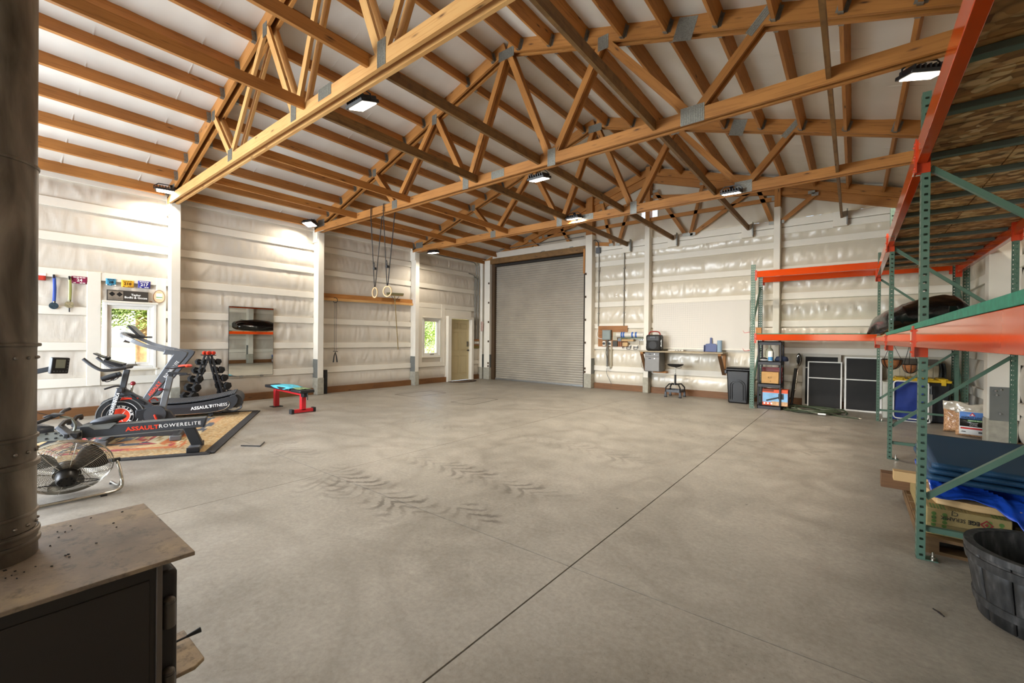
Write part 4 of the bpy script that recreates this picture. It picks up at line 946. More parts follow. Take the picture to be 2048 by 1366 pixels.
# ---- wheelie bin
t = thing('trash_bin', 'black plastic trash bin between the workbench and the green rack post', 'bin', (-1.97, 10.66, 0))
BB = mat('bin_black', '1a1a1c', .38, var=.06)
MB().box((-1.97, 10.66, .36), (.45, .44, .72), taper=.86).build('body', BB, t, bevel=.03)
m = MB().bx(-2.215, -1.725, 10.42, 10.9, .72, .755); m.build('rim', BB, t, bevel=.012); MB().bx(-2.2, -1.74, 10.43, 10.89, .755, .785).build('lid', BB, t, bevel=.02)
for r in (.15, .11): MB().tube([(-1.97-r, 10.452, .08)] + [(-1.97+r*cos(a), 10.448-.012*sin(a), .38+r*.9*sin(a)) for a in [pi-pi*k/12 for k in range(13)]] + [(-1.97+r, 10.452, .08)], .008, 6).build('arch_rib', BB, t)
MB().bx(-2.25, -2.2, 10.5, 10.8, .64, .72).build('side_grip', BB, t, bevel=.01)
# ================================================================== BACK WALL
YG = YB-.058                                             # face of the back wall girts
# ---- pegboard
PEG, t_, b_ = newmat('pegboard_white'); co_ = coords(t_, scale=(1, 1, 1)); s_ = N(t_, 'ShaderNodeSeparateXYZ'); L(t_, co_, s_.inputs[0])
def cell(o): return mth(t_, 'SUBTRACT', mth(t_, 'FRACT', mth(t_, 'DIVIDE', o, .0254)), .5)
d_ = mth(t_, 'SQRT', mth(t_, 'ADD', mth(t_, 'POWER', cell(s_.outputs[0]), 2.), mth(t_, 'POWER', cell(s_.outputs[2]), 2.)))
L(t_, mix(t_, ramp(t_, d_, [(.15, 1.), (.2, 0.)]), 'd8d2c8', '3a342c'), b_.inputs['Base Color']); b_.inputs['Roughness'].default_value = .5
t = thing('pegboard', 'white perforated pegboard on the wall above the workbench', 'pegboard', (-2.97, YG, 1.74))
MB().bx(-4.09, -1.86, YG-.012, YG-.002, 1.165, 2.31).build('board', PEG, t)
for z in (2.31, 1.15): MB().bx(-4.1, -1.84, YG-.03, YG-.002, z, z+.035).build('edge_batten', WHITE, t)
# ---- workbench
t = thing('workbench', 'wall-mounted plywood workbench top on two timber brackets below the pegboard', 'workbench', (-3.25, 10.85, 1.09))
BT = wood('bench_ply', 'a89a80', '85765c', '4a3c28', grain=.6)
MB().bx(-4.25, -2.3, 10.57, 10.925, 1.07, 1.1).bx(-4.145, -2.3, 10.925, YG-.032, 1.07, 1.1).build('top', BT, t, bevel=.003)
for x in (-4.2, -2.38):
    w_ = .07
    MB().bar((x, YG-.04, 1.068), (x, YG-.04, .56), w_, .05, (0, 1, 0)).build('bracket_upright', WOOD, t) if x > -3 else None
    MB().bar((x, 10.62, 1.045), (x, 10.92 if x < -3 else YG-.07, 1.045), w_, .045).build('bracket_arm', WOOD, t)
    MB().bar((x, 10.63, 1.02), (x, 10.915 if x < -3 else YG-.05, .58), w_, .045, (0, 1, 0)).build('bracket_strut', wood('dark_timber', '6e4c2c', '4a3018', '2a1608'), t)
MB().bx(-4.02, -3.7, 10.94, YG-.002, .54, .58).build('ledger', WOOD, t)
GR = mat('cabinet_grey', '6d6a66', .45, .2, var=.05)
t = thing('drawer_cabinet', 'grey two-drawer file cabinet fixed under the workbench', 'cabinet', (-3.95, 10.85, .58))
MB().bx(-4.135, -3.76, 10.665, 11.05, .585, 1.066).build('body', GR, t, bevel=.006)
for z0, z1 in ((.955, 1.055), (.595, .945)):
    d = MB().bx(-4.13, -3.765, 10.65, 10.665, z0, z1).build('drawer', GR, t, bevel=.005); z = z1-.035
    MB().bx(-4.03, -3.97, 10.643, 10.65, z-.012, z+.012).build('pull', BLACK, d); MB().cyl((-3.88, 10.642, z), (-3.88, 10.65, z), .012, n=10).build('lock', CHROME, d)
# ---- portable speaker
t = thing('portable_speaker', 'black portable speaker with a red carry handle on the end of the workbench', 'speaker', (-3.93, 10.78, 1.1))
SPK = mat('speaker_shell', '1f1f20', .5, var=.1)
MB().box((-3.93, 10.78, 1.305), (.38, .26, .4)).build('shell', SPK, t, bevel=.05); MB().bx(-4.07, -3.79, 10.642, 10.652, 1.15, 1.36).build('grille', mat('grille_black', '121212', .7, bmp=.8, bs=200), t, bevel=.02)
MB().cyl((-3.93, 10.64, 1.245), (-3.93, 10.648, 1.245), .1, n=24).build('woofer', mat('woofer', '232324', .6), t); MB().bx(-4.0, -3.86, 10.638, 10.65, 1.41, 1.47).build('control_panel', BLACK, t, bevel=.004)
for k in range(4): MB().cyl((-3.98+k*.033, 10.632, 1.44), (-3.98+k*.033, 10.64, 1.44), .008, n=8).build('button', MGREY, t)
for x in (-4.115, -3.745): MB().bx(x-.012, x+.012, 10.7, 10.72, 1.2, 1.38).build('side_strip', CHROME, t, bevel=.004)
MB().tube(bez([(-4.08, 10.77, 1.48), (-4.05, 10.77, 1.56), (-3.99, 10.77, 1.585), (-3.87, 10.77, 1.585), (-3.81, 10.77, 1.56), (-3.78, 10.77, 1.48)], 5), .016, 8).build('carry_handle', mat('dark_red_handle', '8c2a24', .5), t)
for x in (-4.05, -3.81): MB().cyl((x, 10.7, 1.1), (x, 10.7, 1.112), .02, n=10).build('rubber_foot', RUB, t)
# ---- dustpan, towel roll, cord clips
DP = mat('dustpan_blue', '3d4a7c', .45, var=.05)
t = thing('dustpan', 'dark blue plastic dustpan standing against the pegboard', 'dustpan', (-2.67, 11.0, 1.1))
M = Matrix.Translation((-2.67, 11.03, 1.103)) @ Matrix.Rotation(-.1, 4, 'X') @ Matrix(((1, 0, 0, 0), (0, 0, 1, 0), (0, 1, 0, 0), (0, 0, 0, 1)))
MB().prism([(-.15, 0), (.15, 0), (.145, .13), (.11, .19), (.03, .2), (-.03, .2), (-.11, .19), (-.145, .13)], .012, M).build('pan', DP, t, bevel=.004)
for x in (-.145, .135): MB().prism([(x, 0), (x+.01, 0), (x+.01, .16), (x, .16)], -.05, M).build('side_wall', DP, t)
MB().prism([(-.028, .19), (.028, .19), (.022, .3), (.03, .33), (.0, .345), (-.03, .33), (-.022, .3)], .018, M).build('handle', DP, t, bevel=.006)
t = thing('paper_towel_roll', 'pale blue shop towel roll standing next to the dustpan', 'towel roll', (-2.46, 10.96, 1.1))
MB().lathe([(.05, 0), (.052, .01), (.052, .27), (.05, .275)], 24, Matrix.Translation((-2.455, 10.96, 1.102))).build('roll', mat('shop_towel', '8ba3b8', .8, var=.05), t); MB().lathe([(.02, .276), (.016, .277)], 12, Matrix.Translation((-2.455, 10.96, 1.102))).build('core', CB, t)
t = thing('outlet_bar', 'white outlet bar lying at the back of the workbench by the speaker', 'outlet bar', (-3.4, 11.0, 1.1))
MB().bx(-3.68, -3.3, 11.03, 11.07, 1.102, 1.135).build('body', WHITE, t, bevel=.004)
for k in range(3): MB().bx(-3.5+k*.06, -3.47+k*.06, 11.026, 11.03, 1.108, 1.13).build('socket', mat('socket_grey', '8a867c', .5), t)
# ---- stool
t = thing('shop_stool', 'black saddle-seat shop stool on four legs in front of the workbench', 'stool', (-3.37, 10.66, 0))
SB = mat('stool_black', '161617', .35, var=.08)
def seat(u, v):
    a = 2*pi*u; r = sin(pi*v*.999+.0005); x, y = .19*r*cos(a), .15*r*sin(a)
    return (-3.37+x, 10.66+y, .765+.05*(-cos(pi*v))*(.7 if v > .5 else 1)+.5*x*x+.02*(x > .12)*(x-.12)*5)
MB().grid(seat, 28, 12).build('seat', SB, t)
MB().cyl((-3.37, 10.66, .52), (-3.37, 10.66, .74), .013, n=10).build('gas_rod', CHROME, t); MB().cyl((-3.37, 10.66, .3), (-3.37, 10.66, .54), .025, n=12).build('column', SB, t); MB().tube([(-3.36, 10.64, .71), (-3.26, 10.6, .7), (-3.2, 10.58, .72)], .007, 6).build('height_lever', SB, t)
MB().cyl((-3.37, 10.66, .29), (-3.37, 10.66, .33), .055, n=16).build('hub_plate', SB, t)
for sx in (-1, 1):
    for sy in (-1, 1):
        x, y = -3.37+sx*.17, 10.66+sy*.17
        l = MB().tube([(-3.37+sx*.03, 10.66+sy*.03, .31), (-3.37+sx*.11, 10.66+sy*.11, .315), (x, y, .23), (x, y, .12)], .017, 6).bx(x-.022, x+.022, y-.022, y+.022, .0, .13).build('leg', SB, t)
        MB().bx(x-.026, x+.026, y-.026, y+.026, 0, .03).build('rubber_foot', RUB, l)
for a, c in (((-3.54, 10.49), (-3.2, 10.49)), ((-3.54, 10.83), (-3.2, 10.83)), ((-3.54, 10.49), (-3.54, 10.83)), ((-3.2, 10.49), (-3.2, 10.83))):
    MB().bar((*a, .155), (*c, .155), .012, .06).build('base_rail', mat('stool_grey', '3a3b3d', .4, .3), t)
# ---- electrical board
t = thing('electrical_board', 'plywood electrical board with grey breaker box and switches right of the roll-up door', 'electrical board', (-5.2, YG, 1.45))
MB().bx(-5.66, -4.79, YG-.016, YG-.001, 1.48, 1.755).bx(-5.66, -4.79, YG-.0159, YG-.001, 1.18, 1.481).build('backboard', PLY, t)
MB().bx(-5.49, -5.24, YG-.11, YG-.016, 1.365, 1.64).build('breaker_box', mat('box_grey', '6e7672', .45, .2), t, bevel=.005)
MB().bx(-5.47, -5.26, YG-.116, YG-.11, 1.385, 1.62).build('box_door', mat('box_grey2', '7a827d', .45, .2), t, bevel=.004)
MB().bx(-5.2, -5.07, YG-.05, YG-.016, 1.36, 1.58).build('meter_plate', mat('meter_tan', 'b0a88e', .5), t, bevel=.003)
for z in (1.4, 1.44, 1.47): MB().bx(-5.18, -5.09, YG-.052, YG-.05, z-.008, z+.008).build('meter_line', mat('socket_grey', '8a867c', .5), t)
for x in (-5.46, -5.29):
    MB().bx(x-.045, x+.045, YG-.05, YG-.016, 1.2, 1.335).build('switch_plate', WHITE, t, bevel=.004); MB().cyl((x, YG-.075, 1.265), (x, YG-.05, 1.265), .035, n=16).build('rotary_knob', BLACK, t)
MB().bx(-5.2, -5.06, YG-.06, YG-.016, 1.19, 1.34).build('contact_block', mat('contact', '3c3a34', .6, var=.5, vs=60), t)
MB().bx(-5.04, -4.94, YG-.08, YG-.016, 1.33, 1.415).build('receptacle_box', MGREY, t, bevel=.003)
for x in (-5.02, -4.97): MB().bar((x, YG-.03, 1.36), (x, YG-.03, 1.19), .02, .02, (0, 1, 0)).build('copper_lead', mat('lead_brown', '8a4a2c', .5), t)
MB().bar((-4.91, YG-.06, 1.4), (-4.9, YG-.06, 1.14), .018, .018, (0, 1, 0)).build('brush_stick', mat('lead_dark', '4a2a18', .6), t)
CONDM = mat('conduit_grey', '77746c', .4, .5, var=.06)
MB().tube([(-5.345, YG-.07, 1.36), (-5.345, YG-.07, .63)], .03, 12).build('drop_pipe', CONDM, t); MB().tube([(-5.25, YG-.02, 1.2), (-5.25, YG-.02, .6)], .022, 10).build('drop_pipe', mat('conduit_tan', 'a89e86', .5), t)
MB().cyl((-5.29, YG-.09, .6), (-5.29, YG-.02, .6), .035, n=14).build('pipe_outlet', CHROME, t); MB().tube(bez([(-5.36, YG-.07, .58), (-5.36, YG-.07, .45), (-5.3, YG-.05, .3), (-5.22, YG-.04, .13)], 6), .006, 6).build('outlet_cord', MGREY, t)
MB().tube(bez([(-5.34, YG-.12, 1.37), (-5.33, YG-.13, 1.25), (-5.36, YG-.13, 1.0), (-5.32, YG-.11, .85), (-5.33, YG-.1, .7)], 6), .006, 6).build('drop_cord', DGREY, t)
MB().tube(bez([(-5.66, YG-.03, 1.66), (-5.7, YG-.03, 1.52), (-5.64, YG-.03, 1.42), (-5.5, YG-.03, 1.39)], 6), .006, 6).build('white_cable', PRW, t)
for x, z0, z1 in ((-5.655, 1.75, 3.84), (-4.895, 1.75, 3.95)):
    o = MB().cyl((x, YG-.02, z0), (x, YG-.02, z1), .013, n=8)
    for z in (2.1, 2.7, 3.3): o.bx(x-.025, x+.025, YG-.034, YG-.002, z, z+.02)
    tag(o.build('conduit', CONDM), 'thin grey conduit rising from the electrical board, ' + ('next to the roll-up door post' if x < -5 else 'farther from the roll-up door'), 'conduit')
t = thing('junction_box', 'small grey junction box high beside the roll-up door post', 'junction box', (-5.65, YG, 3.85))
MB().bx(-5.72, -5.6, YG-.1, YG-.002, 3.8, 3.96).build('box', MGREY, t, bevel=.004); MB().tube(bez([(-5.66, YG-.06, 3.96), (-5.66, YG-.06, 4.1), (-5.75, YG-.08, 4.18), (-5.82, YG-.1, 4.14)], 6), .012, 8).build('flex_cable', DGREY, t)
MB().bar((-5.77, YG-.03, 4.08), (-5.35, YG-.03, 4.02), .03, .1).build('backing_wood', WOOD, t)
o = MB()
for x, z, lab in ((-4.62, 1.365, 'wood block'),):
    pass
for (x0, x1, z0, z1), lab in zip(((-4.92, -4.58, 1.335, 1.395), (-5.0, -4.75, 1.2, 1.3)), ('upper pale wood block on the wall below the taped plastic roll', 'lower wood block fixed to the wall beside the electrical board')):
    tag(MB().bar((x0 if x1 > -4.7 else -4.89, YG-.066, (z0+z1)/2), (x1, YG-.066, (z0+z1)/2), .095 if x1 > -4.7 else .06, z1-z0).build('wood_block', PALE, bevel=.003), lab, 'wood block')
t = thing('plastic_roll', 'clear plastic sheeting roll with blue tape bands above the coat hooks', 'roll', (-4.67, YG-.09, 1.5))
PLS = mat('plastic_sheeting', 'cfcabf', .22, var=.08, vs=12, coat=.5)
MB().tube([(-5.05, YG-.1, 1.505), (-4.285, YG-.1, 1.505)], .075, 24).build('roll', PLS, t); MB().cyl((-5.052, YG-.1, 1.505), (-5.045, YG-.1, 1.505), .03, n=14).build('core', CB, t)
TP = mat('blue_tape', '2b5ca8', .5)
for x, k in ((-4.92, 0), (-4.86, .05), (-4.62, .05), (-4.52, 0)): MB().tube([(x, YG-.1, 1.505), (x+.045, YG-.1+.002, 1.505)], .0775, 24).build('tape_band', TP, t)
MB().bar((-4.95, YG-.1, 1.418), (-4.3, YG-.1, 1.418), .12, .02).build('support_strip', mat('strip_green', '6a7458', .6), t)
t = thing('wall_outlet', 'white four-gang outlet box with a hanging cord left of the workbench', 'outlet', (-4.38, YG, 1.4))
MB().bx(-4.45, -4.325, YG-.05, YG-.002, 1.35, 1.465).build('box', PRW, t, bevel=.004)
for x in (-4.42, -4.36):
    for z in (1.38, 1.43): MB().bx(x-.012, x+.012, YG-.053, YG-.05, z-.012, z+.012).build('socket', DGREY, t)
MB().bar((-4.68, YG-.03, 1.41), (-4.45, YG-.03, 1.41), .03, .035).build('raceway', PRW, t)
MB().tube(bez([(-4.43, YG-.05, 1.36), (-4.43, YG-.05, 1.1), (-4.36, YG-.06, .85), (-4.3, YG-.05, .7), (-4.34, YG-.05, .62), (-4.38, YG-.05, .76), (-4.3, YG-.06, .9)], 6), .005, 6).build('cord', DGREY, t)
for x, lab in ((-4.735, 'black double coat hook below the plastic roll, nearer the electrical board'), (-4.54, 'black double coat hook below the plastic roll, nearer the workbench')):
    m = MB()
    m.tube(bez([(x-.06, YG-.03, 1.2), (x-.06, YG-.05, 1.13), (x-.04, YG-.06, 1.12), (x+.03, YG-.06, 1.12), (x+.045, YG-.05, 1.14), (x+.05, YG-.04, 1.2), (x+.07, YG-.05, 1.22)], 4), .008, 6).bx(x-.06, x+.05, YG-.03, YG-.002, 1.17, 1.19)
    tag(m.build('coat_hook', BLACK), lab, 'hook')
# poster strip by the door jamb
tag(MB().bx(-9.97, -9.86, 10.905, 10.915, 1.62, 1.95).bx(-9.96, -9.87, 10.9, 10.906, 1.63, 1.8).build('notice', mat('notice', 'b09488', .6, var=.5, vs=40)), 'small faded notice on the door jamb post beside the roll-up door', 'notice')

# ================================================================== LEFT WALL
XG = XL+.058
t = thing('wall_mirror', 'tall frameless mirror on the left wall reflecting the racks', 'mirror', (XG, 3.79, 1.25))
MIR = mat('mirror_silver', 'dfe3e0', .01, 1, var=0)
MB().prism([(XG+.002, .53), (XG+.01, .53), (XG+.02, 1.975), (XG+.012, 1.975)], .86, Matrix(((1, 0, 0, 0), (0, 0, -1, 4.225), (0, 1, 0, 0), (0, 0, 0, 1)))).build('glass', MIR, t); m = MB()
m.bx(XG+.001, XG+.009, 3.358, 3.364, .53, 1.975).bx(XG+.001, XG+.009, 4.226, 4.232, .53, 1.975).bx(XG+.001, XG+.021, 3.36, 4.23, 1.976, 1.983).bx(XG+.001, XG+.012, 3.36, 4.23, .525, .532); m.build('edge_strip', mat('edge_dark', '55504a', .4, .5), t)
for y in (3.6, 4.0): MB().bx(XG+.001, XG+.02, y-.03, y+.03, .5, .54).build('clip', ALU, t)
# timber rail with hook, cable, broom
t = thing('timber_rail', 'bare brown timber rail across the wall behind the gym rings', 'rail', (XG, 6.7, 2.34))
MB().bar((XG+.025, 5.33, 2.35), (XG+.025, 8.05, 2.4), .045, .15).build('board', WOOD, t); MB().bar((XG+.06, 5.33, 2.285), (XG+.06, 8.05, 2.335), .05, .06).build('ledge', WOODL, t)
t = thing('resistance_cable', 'thin black exercise cable with handles hanging from a hook on the timber rail', 'exercise cable', (-9.97, 5.62, .7))
MB().tube(arc((-9.96, 5.62, 2.27), .06, -2.6, 2.2, 14, (0, 1, 0)), .008, 6).build('hook', BLACK, t)
for y in (5.6, 5.645): MB().tube([(-9.955, y, 2.22), (-9.955, y+.01, 1.02)], .0045, 6).build('cord', BLACK, t)
for s in (-1, 1): MB().tube([(-9.955, 5.63, 1.0), (-9.955, 5.63+s*.03, .9), (-9.955, 5.63+s*.05, .75)], [.008, .014, .016], 8).build('handle', BLACK, t)
MB().tube([(-9.95, 5.57, 1.02), (-9.95, 5.69, 1.01)], .008, 6).build('swivel', DGREY, t)
t = thing('push_broom', 'push broom hung upside down from the timber rail', 'broom', (-9.95, 7.4, 1.04))
BRM = mat('broom_wood', '8a7548', .7, var=.2, vs=20)
MB().bar((-9.96, 7.13, 2.535), (-9.96, 7.64, 2.555), .07, .035).build('head', BRM, t, bevel=.006); MB().bar((-9.96, 7.13, 2.575), (-9.96, 7.64, 2.595), .085, .045).build('bristles', mat('bristle', '6f6a48', .9, var=.3, vs=90, bmp=.9, bs=200), t)
MB().tube([(-9.955, 7.36, 2.52), (-9.945, 7.485, 1.04)], .013, 8).build('handle', BRM, t)
for s in (-1, 1): MB().tube([(-9.955, 7.37, 2.38), (-9.955, 7.38+s*.13, 2.52)], .006, 6).build('brace', DGREY, t)
# gym rings
RW = mat('ring_wood', 'd8b98c', .5, var=.06)
for i, (x, rot) in enumerate(((-7.66, -.1), (-7.24, .25))):
    t = thing('gym_ring', ('wooden gym ring on black straps, seen narrow, farther from the broom' if i == 0 else 'wooden gym ring on black straps, seen wider, in front of the broom'), 'gym ring', (x, 5.18, 2.17))
    ax = (cos(rot), sin(rot), 0)
    MB().tube(arc((x, 5.18, 2.28), .1, 0, 2*pi, 28, ax)[:-1], .014, 10, True).build('ring', RW, t)
    for s in (0, 1): MB().bar((x+s*.13-.02, 5.085 if s == 0 else 5.26, 3.83), (x+.01*s, 5.17+.01*s, 2.38), .026, .004, (0, 1, 0)).build('strap', BLACK, t)
    m = MB().bar((x-.02, 5.085, 3.82), (x-.02, 5.085, 3.985), .026, .004, (0, 1, 0)).bar((x+.11, 5.265, 3.82), (x+.11, 5.265, 3.985), .026, .004, (0, 1, 0)).bar((x-.02, 5.085, 3.985), (x+.11, 5.265, 3.985), .026, .004); m.build('chord_loop', BLACK, t)
    MB().bx(x-.02, x+.035, 5.14, 5.19, 2.74, 2.79).build('buckle', DGREY, t, bevel=.004)
    MB().tube(bez([(x+.02, 5.15, 2.79), (x+.06, 5.13, 2.84), (x+.03, 5.13, 2.88), (x+.01, 5.14, 2.8)], 5), .006, 6).build('strap_tail', BLACK, t)
tag(MB().lathe([(.055, 0), (.06, .01), (.06, .565), (.055, .575)], 20, Matrix.Translation((-9.99, 5.385, .0))).build('rolled_mat', RUB), 'black rolled mat standing on end against the wall post under the rings', 'rolled mat')
# switch board by the door
t = thing('switch_board', 'small wooden board with a row of light switches by the cream door', 'switch panel', (XG, 10.74, 1.2))
MB().bx(XG+.0, XG+.018, 10.6, 10.92, 1.04, 1.35).build('backboard', PLY, t); MB().bx(XG+.018, XG+.024, 10.6, 10.92, 1.04, 1.12).build('lower_strip', mat('olive_strip', '7a6a2c', .7, var=.3, vs=30), t)
MB().bx(XG+.018, XG+.05, 10.64, 10.89, 1.18, 1.28).build('switch_plate', mat('plate_grey', 'a8a498', .5), t, bevel=.003)
for k in range(5): MB().bx(XG+.05, XG+.06, 10.66+k*.045, 10.68+k*.045, 1.205, 1.255).build('toggle', PRW, t)
for i, (y, zt, ye) in enumerate(((10.69, 3.5, 0), (10.75, 3.93, 8.6), (10.81, 3.42, 0), (10.87, 3.99, 8.4))):
    XC = XG+.02+(.028 if i == 2 else 0)
    p = [(XC, y, 1.35), (XC, y, zt-.1)]
    if ye: p = [(XG+.02, y, 1.35), (XG+.02, y, zt-.16)] + [Vector((XG+.02, y-.16+.16*cos(a), zt-.16+.16*sin(a))) for a in (.3, .6, .9, 1.2)] + [(XG+.02, y-.16, zt), (XG+.02, ye, zt)]
    else: p += [(XC, y-.05, zt), (XC, y-.3 if i == 0 else y-.2, zt+.03)]
    tag(MB().tube(p, .012, 8).build('conduit', CONDM), ('conduit ending lower in the wall corner, nearer the cream door', 'conduit bending along the eaves from the switch board, second from the door', 'conduit ending lower in the wall corner, third from the cream door', 'conduit bending along the eaves, closest to the corner post')[i], 'conduit')
t = thing('doormat', 'dark half-round doormat in front of the cream door', 'mat', (-9.92, 9.9, 0))
MB().prism([(-9.93, 9.36)] + [(-9.93+.52*sin(a), 9.9-.54*cos(a)) for a in [pi*k/20 for k in range(1, 20)]] + [(-9.93, 10.44)], .012).build('base', mat('doormat_dark', '33241a', .95, var=.5, vs=60, bmp=.8, bs=150), t)
for r in (.3, .42): MB().tube([(-9.92+r*.96*sin(a), 9.9-r*cos(a), .013) for a in [pi*k/20 for k in range(21)]], .01, 5).build('scroll', mat('doormat_scroll', '6a5640', .9), t)
# ---- signs, bibs, medals
def bib(y0, y1, z0, z1, fill, num, ncol, label, strip_, band=None):
    t = thing('race_bib', label, 'race bib', (XG, (y0+y1)/2, z0)); X = XG+.003
    cy, cz = (y0+y1)/2, (z0+z1)/2; M = frame((X+.003, cy, cz), (0, 1, 0), (0, 0, 1))
    MB().grid(lambda u, v: (X+.004*sin(u*4)*(v < .3), y0+(y1-y0)*u, z0+(z1-z0)*v), 6, 6).build('paper', mat('bib_'+label.split()[0], fill, .6, var=.04), t, solid=.002)
    text(num, (z1-z0)*.55, M @ Matrix.Translation((0, -.004, .0015)), mat('bibink_'+ncol, ncol, .5, var=0), t, bold=.0016)
    if strip_:
        for z, h in ((z1-.018, .012), (z0+.014, .012)):
            for k in range(4):
                a = y0+.02+k*(y1-y0-.04)/4; MB().bx(X+.0035, X+.0045, a, a+(y1-y0)*.16, z-h/2, z+h/2).build('small_print', mat('bibink_'+strip_, strip_, .5, var=0), t)
    if band: MB().bx(X+.001, X+.003, y0, y1, *band[0]).build('band', mat('bibband_'+band[1], band[1], .6), t)
bib(.6, .8, 2.215, 2.325, 'c43a28', '5', 'f4f0ea', 'red and white race bib with a 5, half hidden behind the stove pipe', None, ((2.29, 2.325), 'f0ece6'))
bib(1.085, 1.274, 2.205, 2.325, '8a1f4a', '24', 'f4f0ea', 'maroon race bib with the number 24 on the wall', 'f4f0ea')
bib(1.5, 1.632, 2.215, 2.335, '3f93b8', '28', '10131a', 'turquoise race bib with the number 28 above the window sign', '10131a', ((2.215, 2.235), 'f0ece6'))
bib(1.7, 1.868, 2.205, 2.33, 'e8b42c', '218', '5a3010', 'yellow race bib with the number 218 between two blue ones', '8a4a10')
bib(1.925, 2.1, 2.212, 2.34, '2c2a86', '217', 'f4f0ea', 'purple-blue race bib with the number 217 nearest the wall post', 'f4f0ea')
t = thing('name_sign', 'dark sign with two diamonds and white lettering standing on the window head', 'sign', (-10.04, 1.79, 1.957))
MB().bx(XG-.01, XG+.018, 1.512, 2.068, 1.958, 2.142).build('board', mat('sign_dark', '3a3530', .5, var=.05), t, bevel=.002)
M = frame((XG+.019, 1.625, 2.05), (0, 1, 0), (0, 0, 1)); MB().prism([(-.1, -.078), (.098, -.078), (.098, .078), (-.1, .078)], .003, M).build('silver_plate', mat('sign_silver', 'b4aca0', .35, .7, var=.1, vs=15), t)
for y in (-.047, .05): MB().prism([(y-.042, .022), (y, -.02), (y+.042, .022), (y, .064)], .002, M @ Matrix.Translation((0, 0, .003))).build('black_diamond', PRK, t)
text('EXPERTS ONLY', .026, M @ Matrix.Translation((0, -.054, .0035)), mat('sign_ink', '5a5148', .5), t)
text('Taylor\nBodhi & Goose', .05, frame((XG+.019, 1.896, 2.05), (0, 1, 0), (0, 0, 1)), PRW, t, bold=.0014)
t = thing('wood_slice_plaque', 'oval wood-slice plaque with a pale label leaning beside the window sign', 'plaque', (-10.04, 2.22, 1.958))
ov = [(.085*cos(a)*(1-.12*sin(a)), .12*sin(a)) for a in [2*pi*k/28 for k in range(28)]]
M = frame((XG-.008, 2.225, 2.08), (0, 1, 0), (0, 0, 1)); MB().prism(ov, .025, M).build('bark_rim', mat('bark_rim', '8a5a34', .8), t); MB().prism([(x*.92, y*.93) for x, y in ov], .0265, M).build('face', mat('slice_face', 'e0c8a0', .6, var=.06), t)
MB().prism([(-.045, -.045), (.045, -.045), (.045, .055), (-.045, .055)], .0275, M).build('label', PRW, t); MB().prism([(-.045, -.025), (.045, -.025), (.045, -.008), (-.045, -.008)], .0285, M).build('green_band', mat('plaque_green', '7fae6a', .6), t)
tag(MB().ell((XG+.005, 2.105, 1.972), (.012, .03, .014), 10).build('pine_cone', mat('cone_brown', '6a4a30', .8, var=.4, vs=80, bmp=.9, bs=120)), 'little brown cone beside the oval plaque on the window head', 'pine cone')
for i, (y, zt, zm, rib, med, lab) in enumerate(((.885, 2.29, 1.82, '2a52b8', '5a7284', 'medal on a blue ribbon hanging on the white wall'), (1.06, 2.285, 1.85, 'c8c4a0', 'd8d2b0', 'medal on a pale ribbon hanging left of the maroon bib'))):
    t = thing('medal', lab, 'medal', (XG+.01, y, zm))
    MB().bx(XG+.0, XG+.03, y-.012, y+.012, zt-.03, zt+.03).build('hook', BLACK, t, bevel=.003)
    RB = mat('ribbon_'+rib, rib, .6, var=.15, vs=30)
    MB().grid(lambda u, v: (XG+.012+.012*v, y-.016+.026*u+.006*sin(v*3), zm+.05+(zt-zm-.05)*v), 3, 10).build('ribbon', RB, t, solid=.002); MB().grid(lambda u, v: (XG+.016+.012*v, y-.004+.026*u+.008*sin(pi*v)*u, zm+.05+(zt-zm-.05)*v), 3, 10).build('ribbon', mat('ribbon_b'+rib, '23408c' if i == 0 else '8a8a4c', .6), t, solid=.002)
    MB().cyl((XG+.012, y, zm), (XG+.022, y, zm), .055, n=20).build('disc', mat('medal_'+med, med, .3, .85, var=.3, vs=40), t); MB().tube([(XG+.02, y, zm+.05), (XG+.02, y, zm+.075)], .012, 8).build('ring', CHROME, t)
    if i: MB().bx(XG+.012, XG+.018, y-.006, y+.01, zm-.12, zm-.05).build('tassel', DGREY, t)
# ================================================================== GYM CORNER
ANG = atan2(.92, .39); ex = Vector((.39, .92, 0)).normalized(); en = Vector((-ex.y, ex.x, 0))
# ---- rug
RO = Vector((-5.80, 1.76, 0)); r1 = Vector((.5, .866, 0)); r2 = Vector((-.866, .5, 0))
RW_, RL = 2.15, 3.1
b = MB(); nu, nv = 86, 124
b.grid(lambda u, v: RO - r1*(RW_*(1-u)) + r2*(RL*v) + Vector((0, 0, .012+.0015*((round(u*nu)+round(v*nv)) % 2))), nu, nv)
def rugmat():
    m, t, bb = newmat('braided_jute'); a = N(t, 'ShaderNodeVertexColor'); a.layer_name = 'Col'
    co = coords(t, rot=(0, 0, -atan2(r1.y, r1.x))); n = N(t, 'ShaderNodeTexNoise', _Scale=60, _Detail=3); mp = N(t, 'ShaderNodeMapping'); mp.inputs['Scale'].default_value = (.35, 1.6, 1); L(t, co, mp.inputs[0]); L(t, mp.outputs[0], n.inputs[0])
    c = mix(t, .55, a.outputs[0], ramp(t, n.outputs[0], [(.35, .35), (.65, 1.)]), 'MULTIPLY'); L(t, c, bb.inputs['Base Color']); bb.inputs['Roughness'].default_value = .95; bump(t, bb, n.outputs[0], .6, .006); return m
t = thing('jute_rug', 'striped jute rug with a black border under the exercise machines', 'rug', RO)
o = b.build('braided_field', rugmat(), t)
ca = o.data.color_attributes.new('Col', 'FLOAT_COLOR', 'CORNER'); rnd = random.Random(11)
TAN = ['b99a6c', 'c9b084', 'a98655', 'bda272', 'c09a62']; zones = {}
